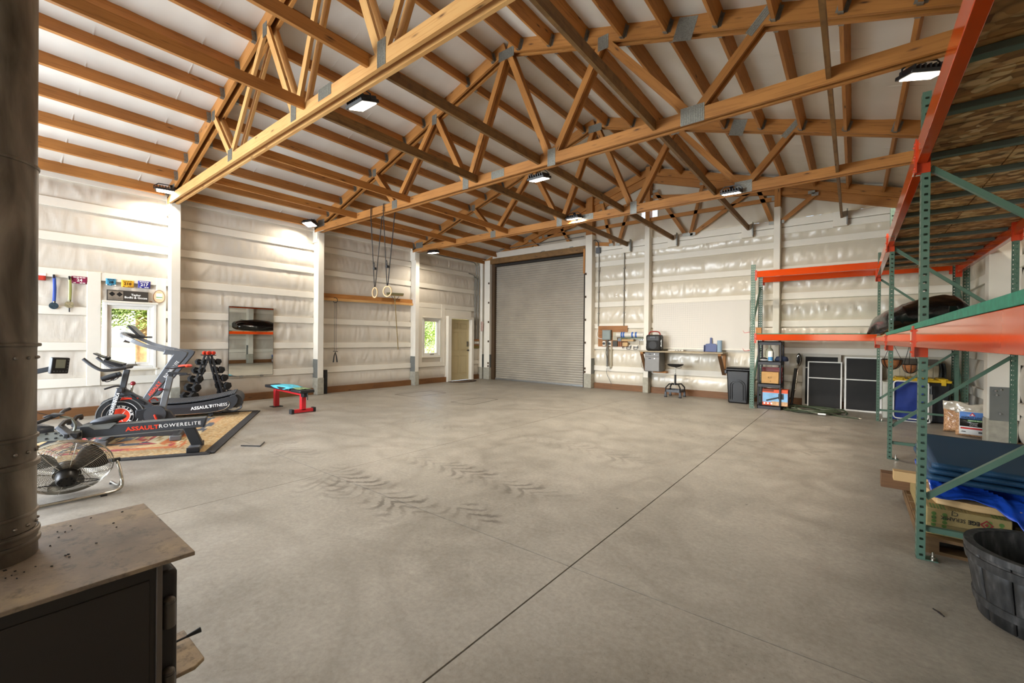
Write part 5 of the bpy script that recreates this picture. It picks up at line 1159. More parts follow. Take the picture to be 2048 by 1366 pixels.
def rugcol(i, j):
    d = min(i, nu-1-i, j, nv-1-j)
    if d < 3: return '2a2624'
    if d < 16: return rnd.choice(TAN) if (i*7+j*3) % 5 else TAN[d % 5]
    k = d//7; side = 0 if d == i else 1 if d == nu-1-i else 2 if d == j else 3
    p = (j if side < 2 else i)//24
    jj = (j if side < 2 else i); p = (jj + random.Random(d*31+side).randint(-5, 5))//26; key = (k, side, p)
    rs = random.Random(d*977+side*131+jj//7).random()
    if key not in zones: zones[key] = random.Random(hash((k*7+side*3+p*5)) % 97).choice(['a8443c', 'c08a5a', 'd8c8a2', '454a54', '9a9268', 'd8c8a2', 'a83c40', '50545a', 'c4703c', 'cfb484'])
    return zones[key] if rs < .8 else TAN[int(rs*1000) % 5]
cols = [lin(rugcol(k % nu, k//nu)) for k in range(nu*nv)]
for p in o.data.polygons:
    for li in p.loop_indices: ca.data[li].color = cols[p.index]
bb = MB(); P = [RO, RO+r2*RL, RO+r2*RL-r1*RW_, RO-r1*RW_]
for a, c in zip(P, P[1:]+P[:1]): bb.bar(a+Vector((0, 0, .008)), c+Vector((0, 0, .008)), .075, .016)
bb.build('border', mat('rug_black', '242120', .9, var=.2, bmp=.5, bs=200), t)

def LT(name, label, cat, P): return thing(name, label, cat, P, ANG)
def plate(poly, n0, n1):      # outline in (s, z), extruded across from n0 to n1
    return MB().prism(poly, n1-n0, Matrix(((1, 0, 0, 0), (0, 0, 1, n0), (0, 1, 0, 0), (0, 0, 0, 1))))
def txt(body, size, s, z, n, ang, m, par, **k):
    M = Matrix(((cos(ang), -sin(ang), 0, s), (0, 0, -1, n), (sin(ang), cos(ang), 0, z), (0, 0, 0, 1)))
    o = text(body, size, M, m, None, **k); o.parent = par; return o
# ---- curved treadmill
ZF = .016
TP_ = Vector((-8.22, 2.8, 0)); t = LT('curved_treadmill', 'black curved manual treadmill with two grey arms in front of the window', 'treadmill', TP_)
def belt(s): return .345-.32*((s+.78)/.8)**2*-.25-.085 if False else .272+.115*((s+.8)/.82)**2
Wd = .76
top = [(-1.62+i*(1.68)/24, belt(-1.62+i*1.68/24)) for i in range(25)]
SIDE = mat('treadmill_side', '2a2c30', .42, var=.06); BELT = mat('belt_slat', '38393c', .7, var=.1)
sidep = [(-1.64, .33), (-1.66, .25), (-1.62, .1), (-.8, .075), (-.12, .11), (0, .14), (.07, .22), (.085, .3), (.05, .36)] + [(s, z-.03) for s, z in top[::-1]]
for n0, n1 in ((0, .06), (Wd-.06, Wd)): plate(sidep, n0, n1).build('side_panel', SIDE, t, bevel=.01, L=True)
plate([(-.95, .085), (-.2, .1), (-.2, .2), (-.95, .2)], -.004, .0).build('side_inset', mat('inset_dark', '1e1f22', .4), t, L=True)
trim = [(-.85, .088), (-.4, .09), (-.15, .12), (-.06, .17), (-.03, .23), (-.06, .27)]
MB().tube(bez([(s, -.004, z) for s, z in trim], 4), .005, 6).build('trim_line', CHROME, t, L=True)
for i in range(46):                                          # belt slats
    s = -1.58+i*1.64/46; z = belt(s); a = atan2(belt(s+.01)-belt(s-.01), .02)
    MB().box((0, 0, 0), (.031, Wd-.1, .014), M=Matrix.Translation((s, Wd/2, z+.0)) @ Matrix.Rotation(-a, 4, 'Y')).build('belt_slat', BELT, t, L=True)
MB().cyl((.03, .05, .255), (.03, Wd-.05, .255), .11, n=24).build('rear_drum', BELT, t, L=True)
for i in range(14):
    a = -1.2+i*.2; MB().box((0, 0, 0), (.03, Wd-.1, .012), M=Matrix.Translation((.03+.113*cos(a), Wd/2, .255+.113*sin(a))) @ Matrix.Rotation(pi/2-a, 4, 'Y')).build('belt_slat', BELT, t, L=True)
MB().cyl((-1.58, .05, .28), (-1.58, Wd-.05, .28), .1, n=24).build('front_drum', BELT, t, L=True); MB().box((-.85, Wd/2, .12), (1.4, Wd-.14, .1)).build('chassis', SIDE, t, L=True)
MB().tube(bez([(-.1, .05, .12), (.02, .05, .09), (.12, .05, .13), (.13, .05, .19), (.07, .05, .2)], 5) , .012, 8).build('rear_handle', DGREY, t, L=True)
MB().tube([(.12, .05, .15), (.12, Wd-.05, .15)], .012, 8).build('rear_handle', DGREY, t, L=True)
for s in (-.3, -1.45):
    for n in (.08, Wd-.08): MB().box((s, n, .07), (.07, .06, .06)).cyl((s, n, ZF), (s, n, .06), .022, n=12).build('foot', RUB, t, L=True)
ARM = mat('arm_grey', '55575b', .4, .3, var=.05); ARM2 = mat('arm_top', '44474b', .45, .2, var=.05)
arm = [(-1.2, .33), (-1.1, .33), (-.62, 1.03), (-.6, 1.09), (-.66, 1.12), (-.9, 1.14), (-.93, 1.06), (-.8, 1.05)]
for n0 in (.0, Wd-.075):
    plate(arm, n0, n0+.07).build('arm', ARM, t, bevel=.012, L=True)
    P = bez([(-.86, n0+.035, 1.115), (-1.02, n0+.035, 1.155), (-1.2, n0+.035, 1.22), (-1.36, n0+.06 if n0 < .3 else n0, 1.31), (-1.45, n0+.16 if n0 < .3 else n0-.1, 1.36)], 5)
    b = MB()
    for p, q in zip(P, P[1:]): b.bar(p, q+(q-p)*.15, .06, .055)
    b.build('handrail', mat('rail_grey', '76777a', .4, .4, var=.05), t, L=True)
MB().tube(bez([(-1.44, .15, 1.355), (-1.48, .28, 1.38), (-1.48, Wd-.3, 1.38), (-1.44, Wd-.16, 1.36)], 5), .032, 10).build('front_bar', mat('rail_grey', '76777a', .4, .4, var=.05), t, L=True)
c = plate([(-1.42, 1.5), (-1.39, 1.52), (-1.25, 1.355), (-1.28, 1.335)], .22, Wd-.22).build('console', BLACK, t, bevel=.008, L=True); MB().box((-1.27, Wd/2, 1.33), (.22, .34, .03)).build('console_tray', BLACK, t, bevel=.008, L=True)
plate([(-1.4, 1.505), (-1.27, 1.36), (-1.266, 1.364), (-1.396, 1.509)], .25, Wd-.25).build('screen', mat('screen_dark', '2c3436', .15), c, L=True)
MB().cyl((-1.43, .1, 1.29), (-1.37, .16, 1.27), .035, n=14).build('cup_grip', ALU, t, L=True)
a = atan2(.70, .48); 
txt('ASSAULT', .066, -1.02, .52, -.003, a, PRR, t, sx=.95, bold=.001); txt('RUNNERELITE', .06, -.815, .82, -.003, a, PRW, t, sx=.72, sp=1.15)
txt('ASSAULT', .07, -.42, .185, -.006, .09, PRW, t, bold=.0012, sx=1.0); txt('FITNESS', .07, -.18, .208, -.006, .09, PRW, t, sx=.95)
# ---- spin bike
t = LT('exercise_bike', 'dark grey spin bike with a red-centred flywheel behind the rower', 'exercise bike', (-7.3, 1.237, 0))
def disc(r0, r1, n0, n1, nm, m, par, z=.335): return MB().lathe([(r0, n0), (r1, n0), (r1, n1), (r0, n1)], 40, Matrix(((1, 0, 0, 0), (0, 0, 1, 0), (0, -1, 0, z), (0, 0, 0, 1))), close=True).build(nm, m, par, L=True)
FW = disc(.001, .185, -.03, .03, 'flywheel', mat('flywheel_dark', '2c2d30', .3, .6), t)
disc(.183, .236, -.04, .04, 'guard_ring', mat('guard_black', '1d1e20', .4), t); disc(.228, .239, -.044, -.03, 'rim_line', ALU, t); disc(.176, .183, -.036, -.028, 'ring_line', PRW, FW); disc(.001, .095, -.038, -.028, 'red_centre', PRR, FW); disc(.095, .102, -.0385, -.028, 'ring_line', PRW, FW); disc(.128, .136, -.036, -.028, 'ring_line', mat('ring_dim', '6a6a6a', .5), FW)
star = [((.085 if k % 2 == 0 else .03)*cos(pi/2+k*pi/5), (.085 if k % 2 == 0 else .03)*sin(pi/2+k*pi/5)) for k in range(10)]
for k in range(3): plate([(0.0, .335), (.035*cos(k*2.1+.6), .335+.035*sin(k*2.1+.6)), (.09*cos(k*2.1+.9), .335+.09*sin(k*2.1+.9))], -.041, -.038).build('star_mark', PRW, FW, L=True)
for i, ch in enumerate('SCHWINN'):
    a = radians(140-i*22); M = Matrix(((cos(a-pi/2), -sin(a-pi/2), 0, .116*cos(a)), (0, 0, -1, -.039), (sin(a-pi/2), cos(a-pi/2), 0, .335+.116*sin(a)), (0, 0, 0, 1)))
    o = text(ch, .036, M, PRW, None, bold=.002); o.parent = FW
for i, ch in enumerate('IC4'):
    a = radians(-75+i*20); M = Matrix(((cos(a+pi/2), -sin(a+pi/2), 0, .116*cos(a)), (0, 0, -1, -.039), (sin(a+pi/2), cos(a+pi/2), 0, .335+.116*sin(a)), (0, 0, 0, 1)))
    o = text(ch, .034, M, PRW, None, bold=.002); o.parent = FW
BK = mat('bike_grey', '4a4c50', .38, .35, var=.05)
def lbar(p, q, w_, h, nm, m, up=(1, 0, 0)): return MB().bar(p, q, w_, h, up).build(nm, m, t, bevel=.006, L=True)
for n in (-.075, .055): lbar((.0, n, .68), (-.085, n, .33), .022, .05, 'fork_leg', BK)
txt('SCHWINN', .05, -.052, .46, -.089, radians(76), PRW, t, bold=.0012, sx=.9); txt('IC4', .045, -.014, .6, -.089, radians(76), PRW, t, bold=.0012)
lbar((.01, -.01, .65), (.06, -.01, .92), .045, .06, 'handlebar_stem', BK); MB().box((0.005, -.01, .665), (.07, .17, .06)).build('fork_crown', BK, t, bevel=.012, L=True)
lbar((.02, -.01, .66), (.4, -.01, .34), .06, .07, 'main_tube', BK, up=(0, 0, 1)); lbar((.4, -.01, .3), (.5, -.01, .82), .055, .07, 'seat_tube', mat('bike_light', '75777a', .38, .4), up=(1, 0, 0)); lbar((.455, -.01, .6), (.508, -.01, .87), .04, .05, 'seat_post', DGREY)
lbar((.47, -.01, .865), (.68, -.01, .845), .05, .03, 'seat_slider', DGREY, up=(0, 0, 1))
def sd(u, v):
    a = 2*pi*u; q = v; s = .44+.27*q; wdt = .02+.09*max(0, q-.25)**.8*1.25; k = sin(pi*min(1, q*.96+.03))**.3
    return (s, -.01+wdt*cos(a)*k, .93+.02*q+.022*sin(a)*k+.02*max(0, q-.5))
MB().grid(sd, 16, 14).build('saddle', mat('saddle_black', '2a2a2d', .55), t, L=True)
MB().grid(lambda u, v: (lambda p: (p[0]+.002, -.01+(p[1]+.01)*1.03, p[2]+.003))(sd(u*.5, .55+.45*v)), 10, 8).build('saddle_red', REDO, t, L=True); MB().ell((.69, -.01, .955), (.045, .1, .022), 12).build('saddle_tail', REDO, t, L=True)
for n in (-.06, .04): MB().tube([(.6, n, .83), (.72, n, .84)], .006, 6).build('seat_prong', DGREY, t, L=True)
for n in (-.2, .18):
    MB().tube(bez([(.07, n*.75, .945), (-.02, n, .93), (-.12, n*1.15, .93), (-.2, n*1.2, .98), (-.29, n*1.2, 1.07)], 5), .019, 10).build('handlebar', mat('grip_grey', '3c3d40', .6), t, L=True)
    MB().tube(bez([(.06, n*.3, .95), (-.05, n*.4, .985), (-.15, n*.45, 1.03)], 5), .017, 8).build('aero_bar', mat('grip_grey', '3c3d40', .6), t, L=True)
MB().tube([(.07, -.16, .95), (.07, .14, .95)], .02, 10).build('handlebar', mat('grip_grey', '3c3d40', .6), t, L=True)
c = plate([(-.145, 1.055), (-.15, 1.03), (.03, .975), (.035, .995)], -.11, .09).build('console', BLACK, t, bevel=.006, L=True); plate([(-.25, 1.135), (-.245, 1.12), (-.15, 1.065), (-.145, 1.08)], -.08, .06).build('tablet_holder', BLACK, t, bevel=.004, L=True); MB().ell((-.13, -.01, 1.07), (.035, .05, .025), 10).build('holder_clamp', BLACK, t, L=True)
for n in (-.09, .06): MB().tube([(-.16, n, .81), (-.02, n, .86)], .034, 12).build('bottle_cage', BLACK, t, L=True)
for n in (-.1, .08): MB().tube(bez([(0, n*.3, .86), (-.06, n, .8), (-.1, n*1.3, .78), (-.13, n*1.3, .79)], 4), .006, 6).build('cage_wire', BLACK, t, L=True)
MB().tube(bez([(0, -.02, .71), (-.05, -.05, .715), (-.14, -.09, .685)], 4), .011, 8).build('brake_lever', DGREY, t, L=True)
MB().cyl((.1, -.01, .62), (.115, -.01, .72), .013, n=10).build('resistance_stem', CHROME, t, L=True); MB().ell((.118, -.01, .74), .028, 14).build('resistance_knob', mat('knob_red', '8a1c28', .35), t, L=True)
MB().cyl((.42, -.06, .65), (.42, -.015, .65), .012, n=8).ell((.41, -.07, .655), (.028, .02, .02), 10).build('seat_knob', mat('knob_red', '8a1c28', .35), t, L=True)
plate([(.0, .535), (.02, .57), (.18, .555), (.18, .525), (.09, .545)], -.05, .03).build('brake_shroud', REDO, t, bevel=.004, L=True); plate([(-.15, .44), (-.12, .53), (-.02, .6), (.12, .61), (.2, .56), (.1, .585), (-.02, .57), (-.1, .5)], -.04, .04).build('top_guard', mat('guard_grey', '3a3c40', .4), t, bevel=.004, L=True)
plate([(.1, .6), (.25, .49), (.24, .46), (.12, .54)], -.055, .04).build('frame_gusset', BLACK, t, bevel=.004, L=True)
disc(.001, .115, -.065, .05, 'crank_housing', mat('housing_grey', '3f4145', .4), t, .33)
o = bpy.data.objects[-1] if False else None
for ob in t.children:
    if ob.name.startswith('crank_housing'): ob.location = (.35, 0, 0)
plate([(.15, .4), (.38, .42), (.5, .36), (.56, .26), (.52, .2), (.3, .23), (.15, .3)], -.05, .04).build('chain_cover', mat('cover_black', '232427', .4), t, bevel=.008, L=True)
lbar((.35, -.09, .335), (.385, -.09, .23), .02, .035, 'crank_arm', REDO, up=(0, 1, 0)); MB().box((.4, -.15, .215), (.11, .1, .03)).build('pedal', BLACK, t, bevel=.006, L=True); lbar((.35, .07, .335), (.315, .07, .44), .02, .03, 'crank_arm', REDO, up=(0, 1, 0))
MB().box((.31, .12, .455), (.1, .09, .03)).build('pedal', BLACK, t, bevel=.006, L=True); MB().tube(bez([(.28, .11, .46), (.26, .11, .5), (.31, .11, .53), (.35, .11, .49)], 4), .008, 6).build('toe_cage', REDO, t, L=True)
lbar((-.06, 0, .09), (.6, 0, .06), .06, .06, 'base_tube', BK, up=(0, 0, 1)); lbar((.45, 0, .3), (.58, 0, .07), .05, .06, 'base_tube', BK)
lbar((-.07, 0, .33), (-.1, 0, .08), .05, .05, 'base_tube', BK)
for s in (-.12, .6):
    lbar((s, -.27, .055), (s, .27, .055), .08, .06, 'stabiliser', DGREY, up=(0, 0, 1))
    for n in (-.27, .27): MB().box((s, n, ZF+.03), (.12, .07, .06)).build('foot', mat('foot_steel', '6f7378', .4, .3), t, bevel=.008, L=True)
# ---- rower
t = LT('rowing_machine', 'grey rowing machine with a long lettered rail, nearest the fan', 'rowing machine', (-6.1, 1.72, 0))
RAIL = mat('rail_charcoal', '44464a', .4, .35, var=.05)
b = plate([(-1.02, .25), (.06, .277), (.085, .385), (-1.02, .372)], -.045, .045); b.build('rail', RAIL, t, bevel=.004, L=True)
for n in (-.035, .035): MB().bar((-1.02, n, .375), (.08, n, .388), .016, .012).build('rail_track', ALU, t, L=True)
MB().bar((-.9, 0, .245), (-.12, 0, .268), .06, .012).build('rail_underside', ALU, t, L=True); plate([(.055, .28), (.083, .385), (.095, .387), (.07, .275)], -.05, .05).build('end_cap', BLACK, t, L=True)
txt('ASSAULT', .062, -.5, .315, -.047, .022, PRR, t, bold=.0018, sx=1.15); txt('ROWERELITE', .055, -.16, .326, -.047, .022, PRW, t, bold=.0004, sx=1.05, sp=1.2)
plate([(-.14, .28), (-.03, .285), (.06, .06), (-.05, .05)], -.04, .04).build('rear_leg', mat('leg_black', '1e1f21', .45), t, bevel=.006, L=True)
MB().box((-.02, 0, ZF+.028), (.12, .36, .055)).build('rear_foot', mat('foot_grey', '5c5f63', .45, .2), t, bevel=.012, L=True)
for n in (-.185, .185): MB().box((-.02, n, ZF+.03), (.125, .025, .06)).build('foot_cap', BLACK, t, bevel=.006, L=True)
def seatf(u, v):
    a = 2*pi*u; r = sin(pi*(.001+.998*v)); x, y = .15*r*cos(a), .13*r*sin(a); return (-.82+x+.02, y, .428+.042*-cos(pi*v)+.15*x+.012*abs(y)/.13)
MB().grid(seatf, 24, 12).build('seat', mat('seat_rubber', '2f3238', .5), t, L=True)
plate([(-.95, .375), (-.9, .335), (-.78, .335), (-.72, .395), (-.74, .4), (-.94, .385)], -.056, .056).build('seat_carriage', mat('carriage_grey', '8c8d8a', .4, .5), t, L=True)
for n in (-.19, .13):
    f = plate([(-1.17, .4), (-1.14, .425), (-.96, .21), (-1.0, .19)], n, n+.12).build('footplate', mat('footplate_grey', '6c6f75', .6, var=.15, vs=40), t, bevel=.006, L=True)
    for k in range(6): plate([(-1.172+.03*k, .39-.035*k), (-1.165+.03*k, .396-.035*k), (-1.155+.03*k, .384-.035*k), (-1.162+.03*k, .378-.035*k)], n+.005, n+.115).build('tread_rib', BLACK, f, L=True)
    MB().tube([(-1.12, n-.01, .42), (-1.1, n+.02, .455), (-1.09, n+.1, .455), (-1.1, n+.13, .42)], .022, 6).build('strap', mat('strap_brown', '3a342e', .8), f, L=True); MB().box((-1.03, n+.06, .3), (.08, .1, .06)).build('heel_cup', BLACK, f, bevel=.015, L=True)
lbar((-1.08, -.2, .31), (-1.08, .25, .31), .04, .04, 'foot_bar', BLACK, up=(0, 0, 1))
plate([(-1.9, .25), (-1.0, .245), (-1.0, .335), (-1.9, .35)], -.06, .06).build('front_frame', mat('frame_steel', '84867f', .45, .4), t, bevel=.005, L=True)
for s, z in ((-1.2, .325), (-1.2, .275), (-1.27, .325), (-1.27, .275), (-1.16, .3)): MB().cyl((s, -.067, z), (s, -.06, z), .01, n=8).build('bolt', BLACK, t, L=True)
def hs(u, v):
    a = pi*u; return (-1.65+.42*(v*2-1), .16*cos(a)*sin(pi*min(1, max(0, v)))**.4, .34+.13*sin(a)*sin(pi*min(.97, max(0.0, v*.9+.02)))**.7)
MB().grid(hs, 16, 18).build('flywheel_cover', mat('cover_slate', '43464d', .35), t, L=True)
MB().cyl((-1.72, -.1, .32), (-1.72, .1, .32), .26, n=32).build('fan_cage', BLACK, t, L=True)
lbar((-1.7, -.28, ZF+.03), (-1.7, .28, ZF+.03), .07, .05, 'front_stabiliser', DGREY, up=(0, 0, 1)); lbar((-1.7, 0, .3), (-1.7, 0, .04), .07, .07, 'front_stand', DGREY); lbar((-1.2, 0, .26), (-1.48, 0, .1), .04, .04, 'front_strut', mat('strut_slate', '4a4e58', .4), up=(0, 1, 0))
MB().tube(bez([(-1.3, -.2, .462), (-1.24, -.08, .49), (-1.2, .04, .51), (-1.2, .13, .53), (-1.19, .25, .535)], 5), .017, 10).build('handle', mat('handle_black', '2b2a2a', .6), t, L=True)
plate([(-1.3, .505), (-1.24, .53), (-1.15, .52), (-1.2, .49), (-1.25, .475)], -.07, .03).build('handle_holder', BLACK, t, bevel=.006, L=True); MB().tube(bez([(-1.18, -.02, .49), (-1.1, -.02, .47), (-1.06, -.02, .4), (-1.07, -.02, .33)], 5), .013, 8).build('holder_arm', mat('holder_olive', '8a8c80', .4, .4), t, L=True)
MB().tube([(-1.27, 0, .51), (-1.6, 0, .64)], .004, 6).build('pull_strap', BLACK, t, L=True)
lbar((-1.7, 0, .35), (-1.62, 0, .9), .05, .06, 'monitor_mast', mat('frame_steel', '84867f', .45, .4)); lbar((-1.63, 0, .9), (-1.25, 0, 1.0), .035, .05, 'monitor_arm', DGREY, up=(0, 0, 1))
c = MB().box((0, 0, 0), (.05, .15, .17), M=Matrix.Translation((-1.195, 0, 1.03)) @ Matrix.Rotation(.1, 4, 'Y') @ Matrix.Rotation(-.75, 4, 'Z')).build('monitor', BLACK, t, bevel=.01, L=True)
MM = Matrix.Translation((-1.195, 0, 1.03)) @ Matrix.Rotation(.1, 4, 'Y') @ Matrix.Rotation(-.75, 4, 'Z')
MB().box((.026, -.005, .02), (.004, .08, .09), M=MM).build('screen', mat('lcd_grey', '8f9486', .3), c, L=True)
for k in range(5): MB().box((.026, -.05+k*.025, -.06), (.006, .014, .014), M=MM).build('button', MGREY, c, L=True)
for k in range(4): MB().box((.026, .058, .06-k*.03), (.006, .012, .014), M=MM).build('button', MGREY, c, L=True)
# ---- dumbbell stand
t = thing('dumbbell_stand', 'black A-frame dumbbell stand against the wall beside the mirror', 'dumbbell rack', (-9.75, 2.9, 0))
for s in (-1, 1):
    MB().bar((-9.66, 2.915+s*.02, 1.0), (-9.66, 2.89+s*.3, 0), .07, .02, (0, 1, 0)).build('upright', mat('stand_dark', '2c2d30', .5), t); MB().bar((-9.86, 2.915+s*.02, 1.0), (-9.86, 2.89+s*.3, 0), .07, .02, (0, 1, 0)).build('upright', mat('stand_dark', '2c2d30', .5), t)
    for k in range(5):
        z = .2+k*.165; y = 2.915+s*(.02+.28*(1-z)); MB().bx(-9.9, -9.62, y+(0 if s > 0 else -.1), y+(.1 if s > 0 else 0), z-.055, z-.04).build('cradle', BLACK, t)
MB().bx(-9.9, -9.6, 2.83, 3.0, .985, 1.0).build('top_tray', BLACK, t, bevel=.004)
def dumbbell(loc, r, label, m, grp, hr=.06):
    d = thing('dumbbell', label, 'dumbbell', loc, .35, grp)
    for s in (-1, 1): MB().tube([(s*(r*.9), 0, 0), (s*(r*.95), 0, 0), (s*(r*1.9), 0, 0), (s*(r*1.95), 0, 0)], [r*.8, r, r, r*.8], 6).build('hex_head', m, d, L=True)
    MB().cyl((-r, 0, 0), (r, 0, 0), r*.3, n=10).build('grip', CHROME, d, L=True)
nm = ['lowest', 'second lowest', 'middle', 'second highest', 'highest']
for s in (-1, 1):
    for k in range(5):
        z = .2+k*.165; r = .08-.006*k; y = 2.915+s*(.02+.28*(1-z))+s*.055
        dumbbell((-9.75, y, z-.04+r*.88), r, f'black hex dumbbell, {nm[k]} on the {"window" if s < 0 else "mirror"} side of the stand', RUB, 'black hex dumbbells on the stand')
for s in (-1, 1): dumbbell((-9.72, 2.915+s*.042, 1.035), .036, f'small red dumbbell on top of the stand, on the {"window" if s < 0 else "mirror"} side', REDO, 'red dumbbells')
# ---- flat bench with towels
t = thing('weight_bench', 'flat weight bench with red legs and a black pad', 'bench', (-8.25, 3.77, 0))
MB().bx(-9.0, -7.98, 3.63, 3.91, .375, .43).build('back_pad', mat('pad_black', '1c1c1e', .5), t, bevel=.012); MB().bx(-7.96, -7.58, 3.64, 3.9, .365, .42).build('seat_pad', mat('pad_black', '1c1c1e', .5), t, bevel=.012)
MB().bar((-8.85, 3.77, .35), (-7.7, 3.77, .335), .06, .05).build('spine', RED, t); MB().bx(-8.85, -8.77, 3.73, 3.81, .012, .35).build('rear_leg', RED, t, bevel=.003); MB().bx(-7.79, -7.71, 3.73, 3.81, .05, .33).build('front_leg', RED, t, bevel=.003)
MB().bx(-7.79, -7.71, 3.58, 3.96, .012, .07).build('cross_foot', RED, t, bevel=.003)
for y in (3.575, 3.965): MB().bx(-7.8, -7.7, y-.025, y+.025, 0, .08).build('end_cap', RUB, t, bevel=.006)
MB().bx(-8.9, -8.72, 3.68, 3.86, 0, .012).build('foot_pad', RUB, t); MB().bx(-7.72, -7.62, 3.72, 3.8, .29, .365).build('pivot_bracket', BLACK, t, bevel=.004); MB().cyl((-7.6, 3.78, .36), (-7.6, 3.78, .24), .008, n=8).build('adjuster_pin', BLACK, t)
o = MB().grid(lambda u, v: (-8.72+.78*u+.03*sin(v*5), 3.625+.26*v-.01*sin(u*9), .434+.022*sin(pi*u)*(.6+.4*noise.noise(Vector((u*6, v*5, 3))))+.006*noise.noise(Vector((u*14, v*9, 1)))-.06*max(0, .12-v)/.12*sin(pi*u)), 40, 18).build('towel', mat('aqua_towel', '4fb0c8', .9, var=.1, vs=30, bmp=.5, bs=150), solid=.008); tag(o, 'aqua towel spread over the black pad of the bench', 'towel')
o = MB().grid(lambda u, v: (-7.93+.3*u, 3.66+.18*v+.02*sin(u*7), .432+.015*abs(noise.noise(Vector((u*5, v*5, 7))))), 16, 12).build('washcloth', mat('green_cloth', '7a8f62', .9, var=.4, vs=40), solid=.008); tag(o, 'small greenish patterned cloth on the end of the bench', 'cloth')
o = MB()
for a, c in (((-5.92, 2.12), (-5.72, 2.26)), ((-5.72, 2.26), (-5.9, 2.38))): o.tube([(*a, .008), (*c, .008)], .007, 6)
tag(o.build('cable_loop', BLACK), 'thin black angled cable lying on the floor beside the rug corner', 'cable')
# ================================================================== WOOD STOVE
STV, t_, b_ = newmat('stove_plate'); co_ = coords(t_); n_ = N(t_, 'ShaderNodeTexNoise', _Scale=2.6, _Detail=7, _Roughness=.65); L(t_, co_, n_.inputs[0]); n2_ = N(t_, 'ShaderNodeTexNoise', _Scale=26, _Detail=6, _Roughness=.7); L(t_, co_, n2_.inputs[0])
c_ = ramp(t_, n_.outputs[0], [(.3, '5e5246'), (.5, '857462'), (.68, 'b09872')])  # mottled plate, with the light falling on the top put into its colour
c_ = mix(t_, ramp(t_, n2_.outputs[0], [(.52, 0.), (.68, .6)]), c_, '2c2620')
v_ = N(t_, 'ShaderNodeTexVoronoi', _Scale=7); L(t_, co_, v_.inputs[0]); c_ = mix(t_, ramp(t_, v_.outputs['Distance'], [(.05, .9), (.09, 0.)]), c_, '1c1612')
L(t_, c_, b_.inputs['Base Color']); b_.inputs['Roughness'].default_value = .5; b_.inputs['Metallic'].default_value = .2; bump(t_, b_, n2_.outputs[0], .15, .003)
IRON = mat('stove_iron', '2a2420', .55, .2, var=.12, vs=4)
IRN2 = mat('stove_side', '2e2721', .5, .25, var=.1, vs=3)
t = thing('wood_stove', 'black steel wood stove with a mottled brown top coloured as lit in the near corner', 'stove', (-1.8, .1, 0))
MB().bx(-2.085, -1.505, -.35, .42, .71, .722).build('top_plate', STV, t, bevel=.002)
MB().bx(-2.045, -1.545, -.3, .345, .13, .71).build('firebox', IRN2, t, bevel=.004)
MB().bx(-1.552, -1.541, -.28, .325, .16, .665).build('side_panel', IRN2, t, bevel=.003); MB().bx(-1.55, -1.538, .338, .352, .13, .71).build('corner_angle', mat('angle_worn', '6a6058', .4, .5), t, bevel=.002)
MB().bx(-2.04, -1.55, -.28, .33, 0, .13).build('pedestal', IRON, t, bevel=.004)
d = MB().bx(-2.0, -1.585, .345, .4, .22, .655).build('door', IRON, t, bevel=.012)
for z in (.32, .53):
    MB().cyl((-1.575, .375, z-.035), (-1.575, .375, z+.035), .017, n=12).ell((-1.575, .375, z+.04), (.017, .017, .014), 10).build('hinge', mat('hinge_worn', '5c544c', .4, .5), t)
MB().prism([(-2.04, .345), (-1.785, .345), (-1.785, .5), (-1.81, .535), (-2.04, .535)], .014, Matrix.Translation((0, 0, .19))).build('ash_lip', STV, t, bevel=.003)
MB().tube([(-1.96, .38, .212), (-1.955, .54, .222)], .004, 8).build('draft_rod', BLACK, t); MB().tube([(-1.956, .52, .221), (-1.954, .565, .226)], [.005, .01], 10).build('rod_knob', BLACK, t)
PIPE, t_, b_ = newmat('flue_steel'); co_ = coords(t_, scale=(1, 1, .35)); n_ = N(t_, 'ShaderNodeTexNoise', _Scale=9, _Detail=6, _Distortion=.6); L(t_, co_, n_.inputs[0]); n2_ = N(t_, 'ShaderNodeTexNoise', _Scale=120, _Detail=3); L(t_, co_, n2_.inputs[0])
L(t_, ramp(t_, n_.outputs[0], [(.32, '4a443c'), (.5, '766d62'), (.72, '9a9084')]), b_.inputs['Base Color']); b_.inputs['Metallic'].default_value = .55; b_.inputs['Roughness'].default_value = .4; bump(t_, b_, n2_.outputs[0], .12, .003)
PX, PY, PR_ = -1.879, .0345, .1
t = thing('stove_pipe', 'dark riveted steel stove pipe rising from the wood stove', 'stove pipe', (PX, PY, .722))
M = Matrix.Translation((PX, PY, 0))
def ring(z, r, h, nm='bead'): return MB().lathe([(PR_-.002, z-h), (r-.001, z-h*.7), (r, z), (r-.001, z+h*.7), (PR_-.002, z+h)], 48, M, cap=False).build(nm, PIPE, t)
secs = [(.722, .80, .102), (.80, .985, .099), (.985, 1.315, .0985), (1.315, 1.83, .0995), (1.83, 6.0, .098)]
for a, c, r in secs: MB().lathe([(r, a), (r, c)], 48, M, cap=False).build('pipe_section', PIPE, t)
for z, r, h in ((.765, .108, .008), (.79, .107, .008), (.845, .104, .006), (.985, .107, .009), (1.06, .104, .006), (1.322, .1075, .006), (1.83, .103, .006)): ring(z, r, h)
for z in (1.285, 1.02, .815):
    for k in range(9):
        a = -1.2+k*.35; MB().ell((PX+.1*cos(a), PY+.1*sin(a), z), .005, 8).build('rivet', mat('rivet', '9a948c', .35, .9), t)
SM = mat('soot', '16110d', .9)
o = MB()
for k in range(60):
    a, r = random.uniform(0, 2*pi), abs(random.gauss(0, .09))+.12; x, y = PX+r*cos(a), PY+r*sin(a)
    if -2.06 < x < -1.53 and -.3 < y < .4: o.box((x, y, .7235), (random.uniform(.002, .006), random.uniform(.0015, .004), .002), rz=a)
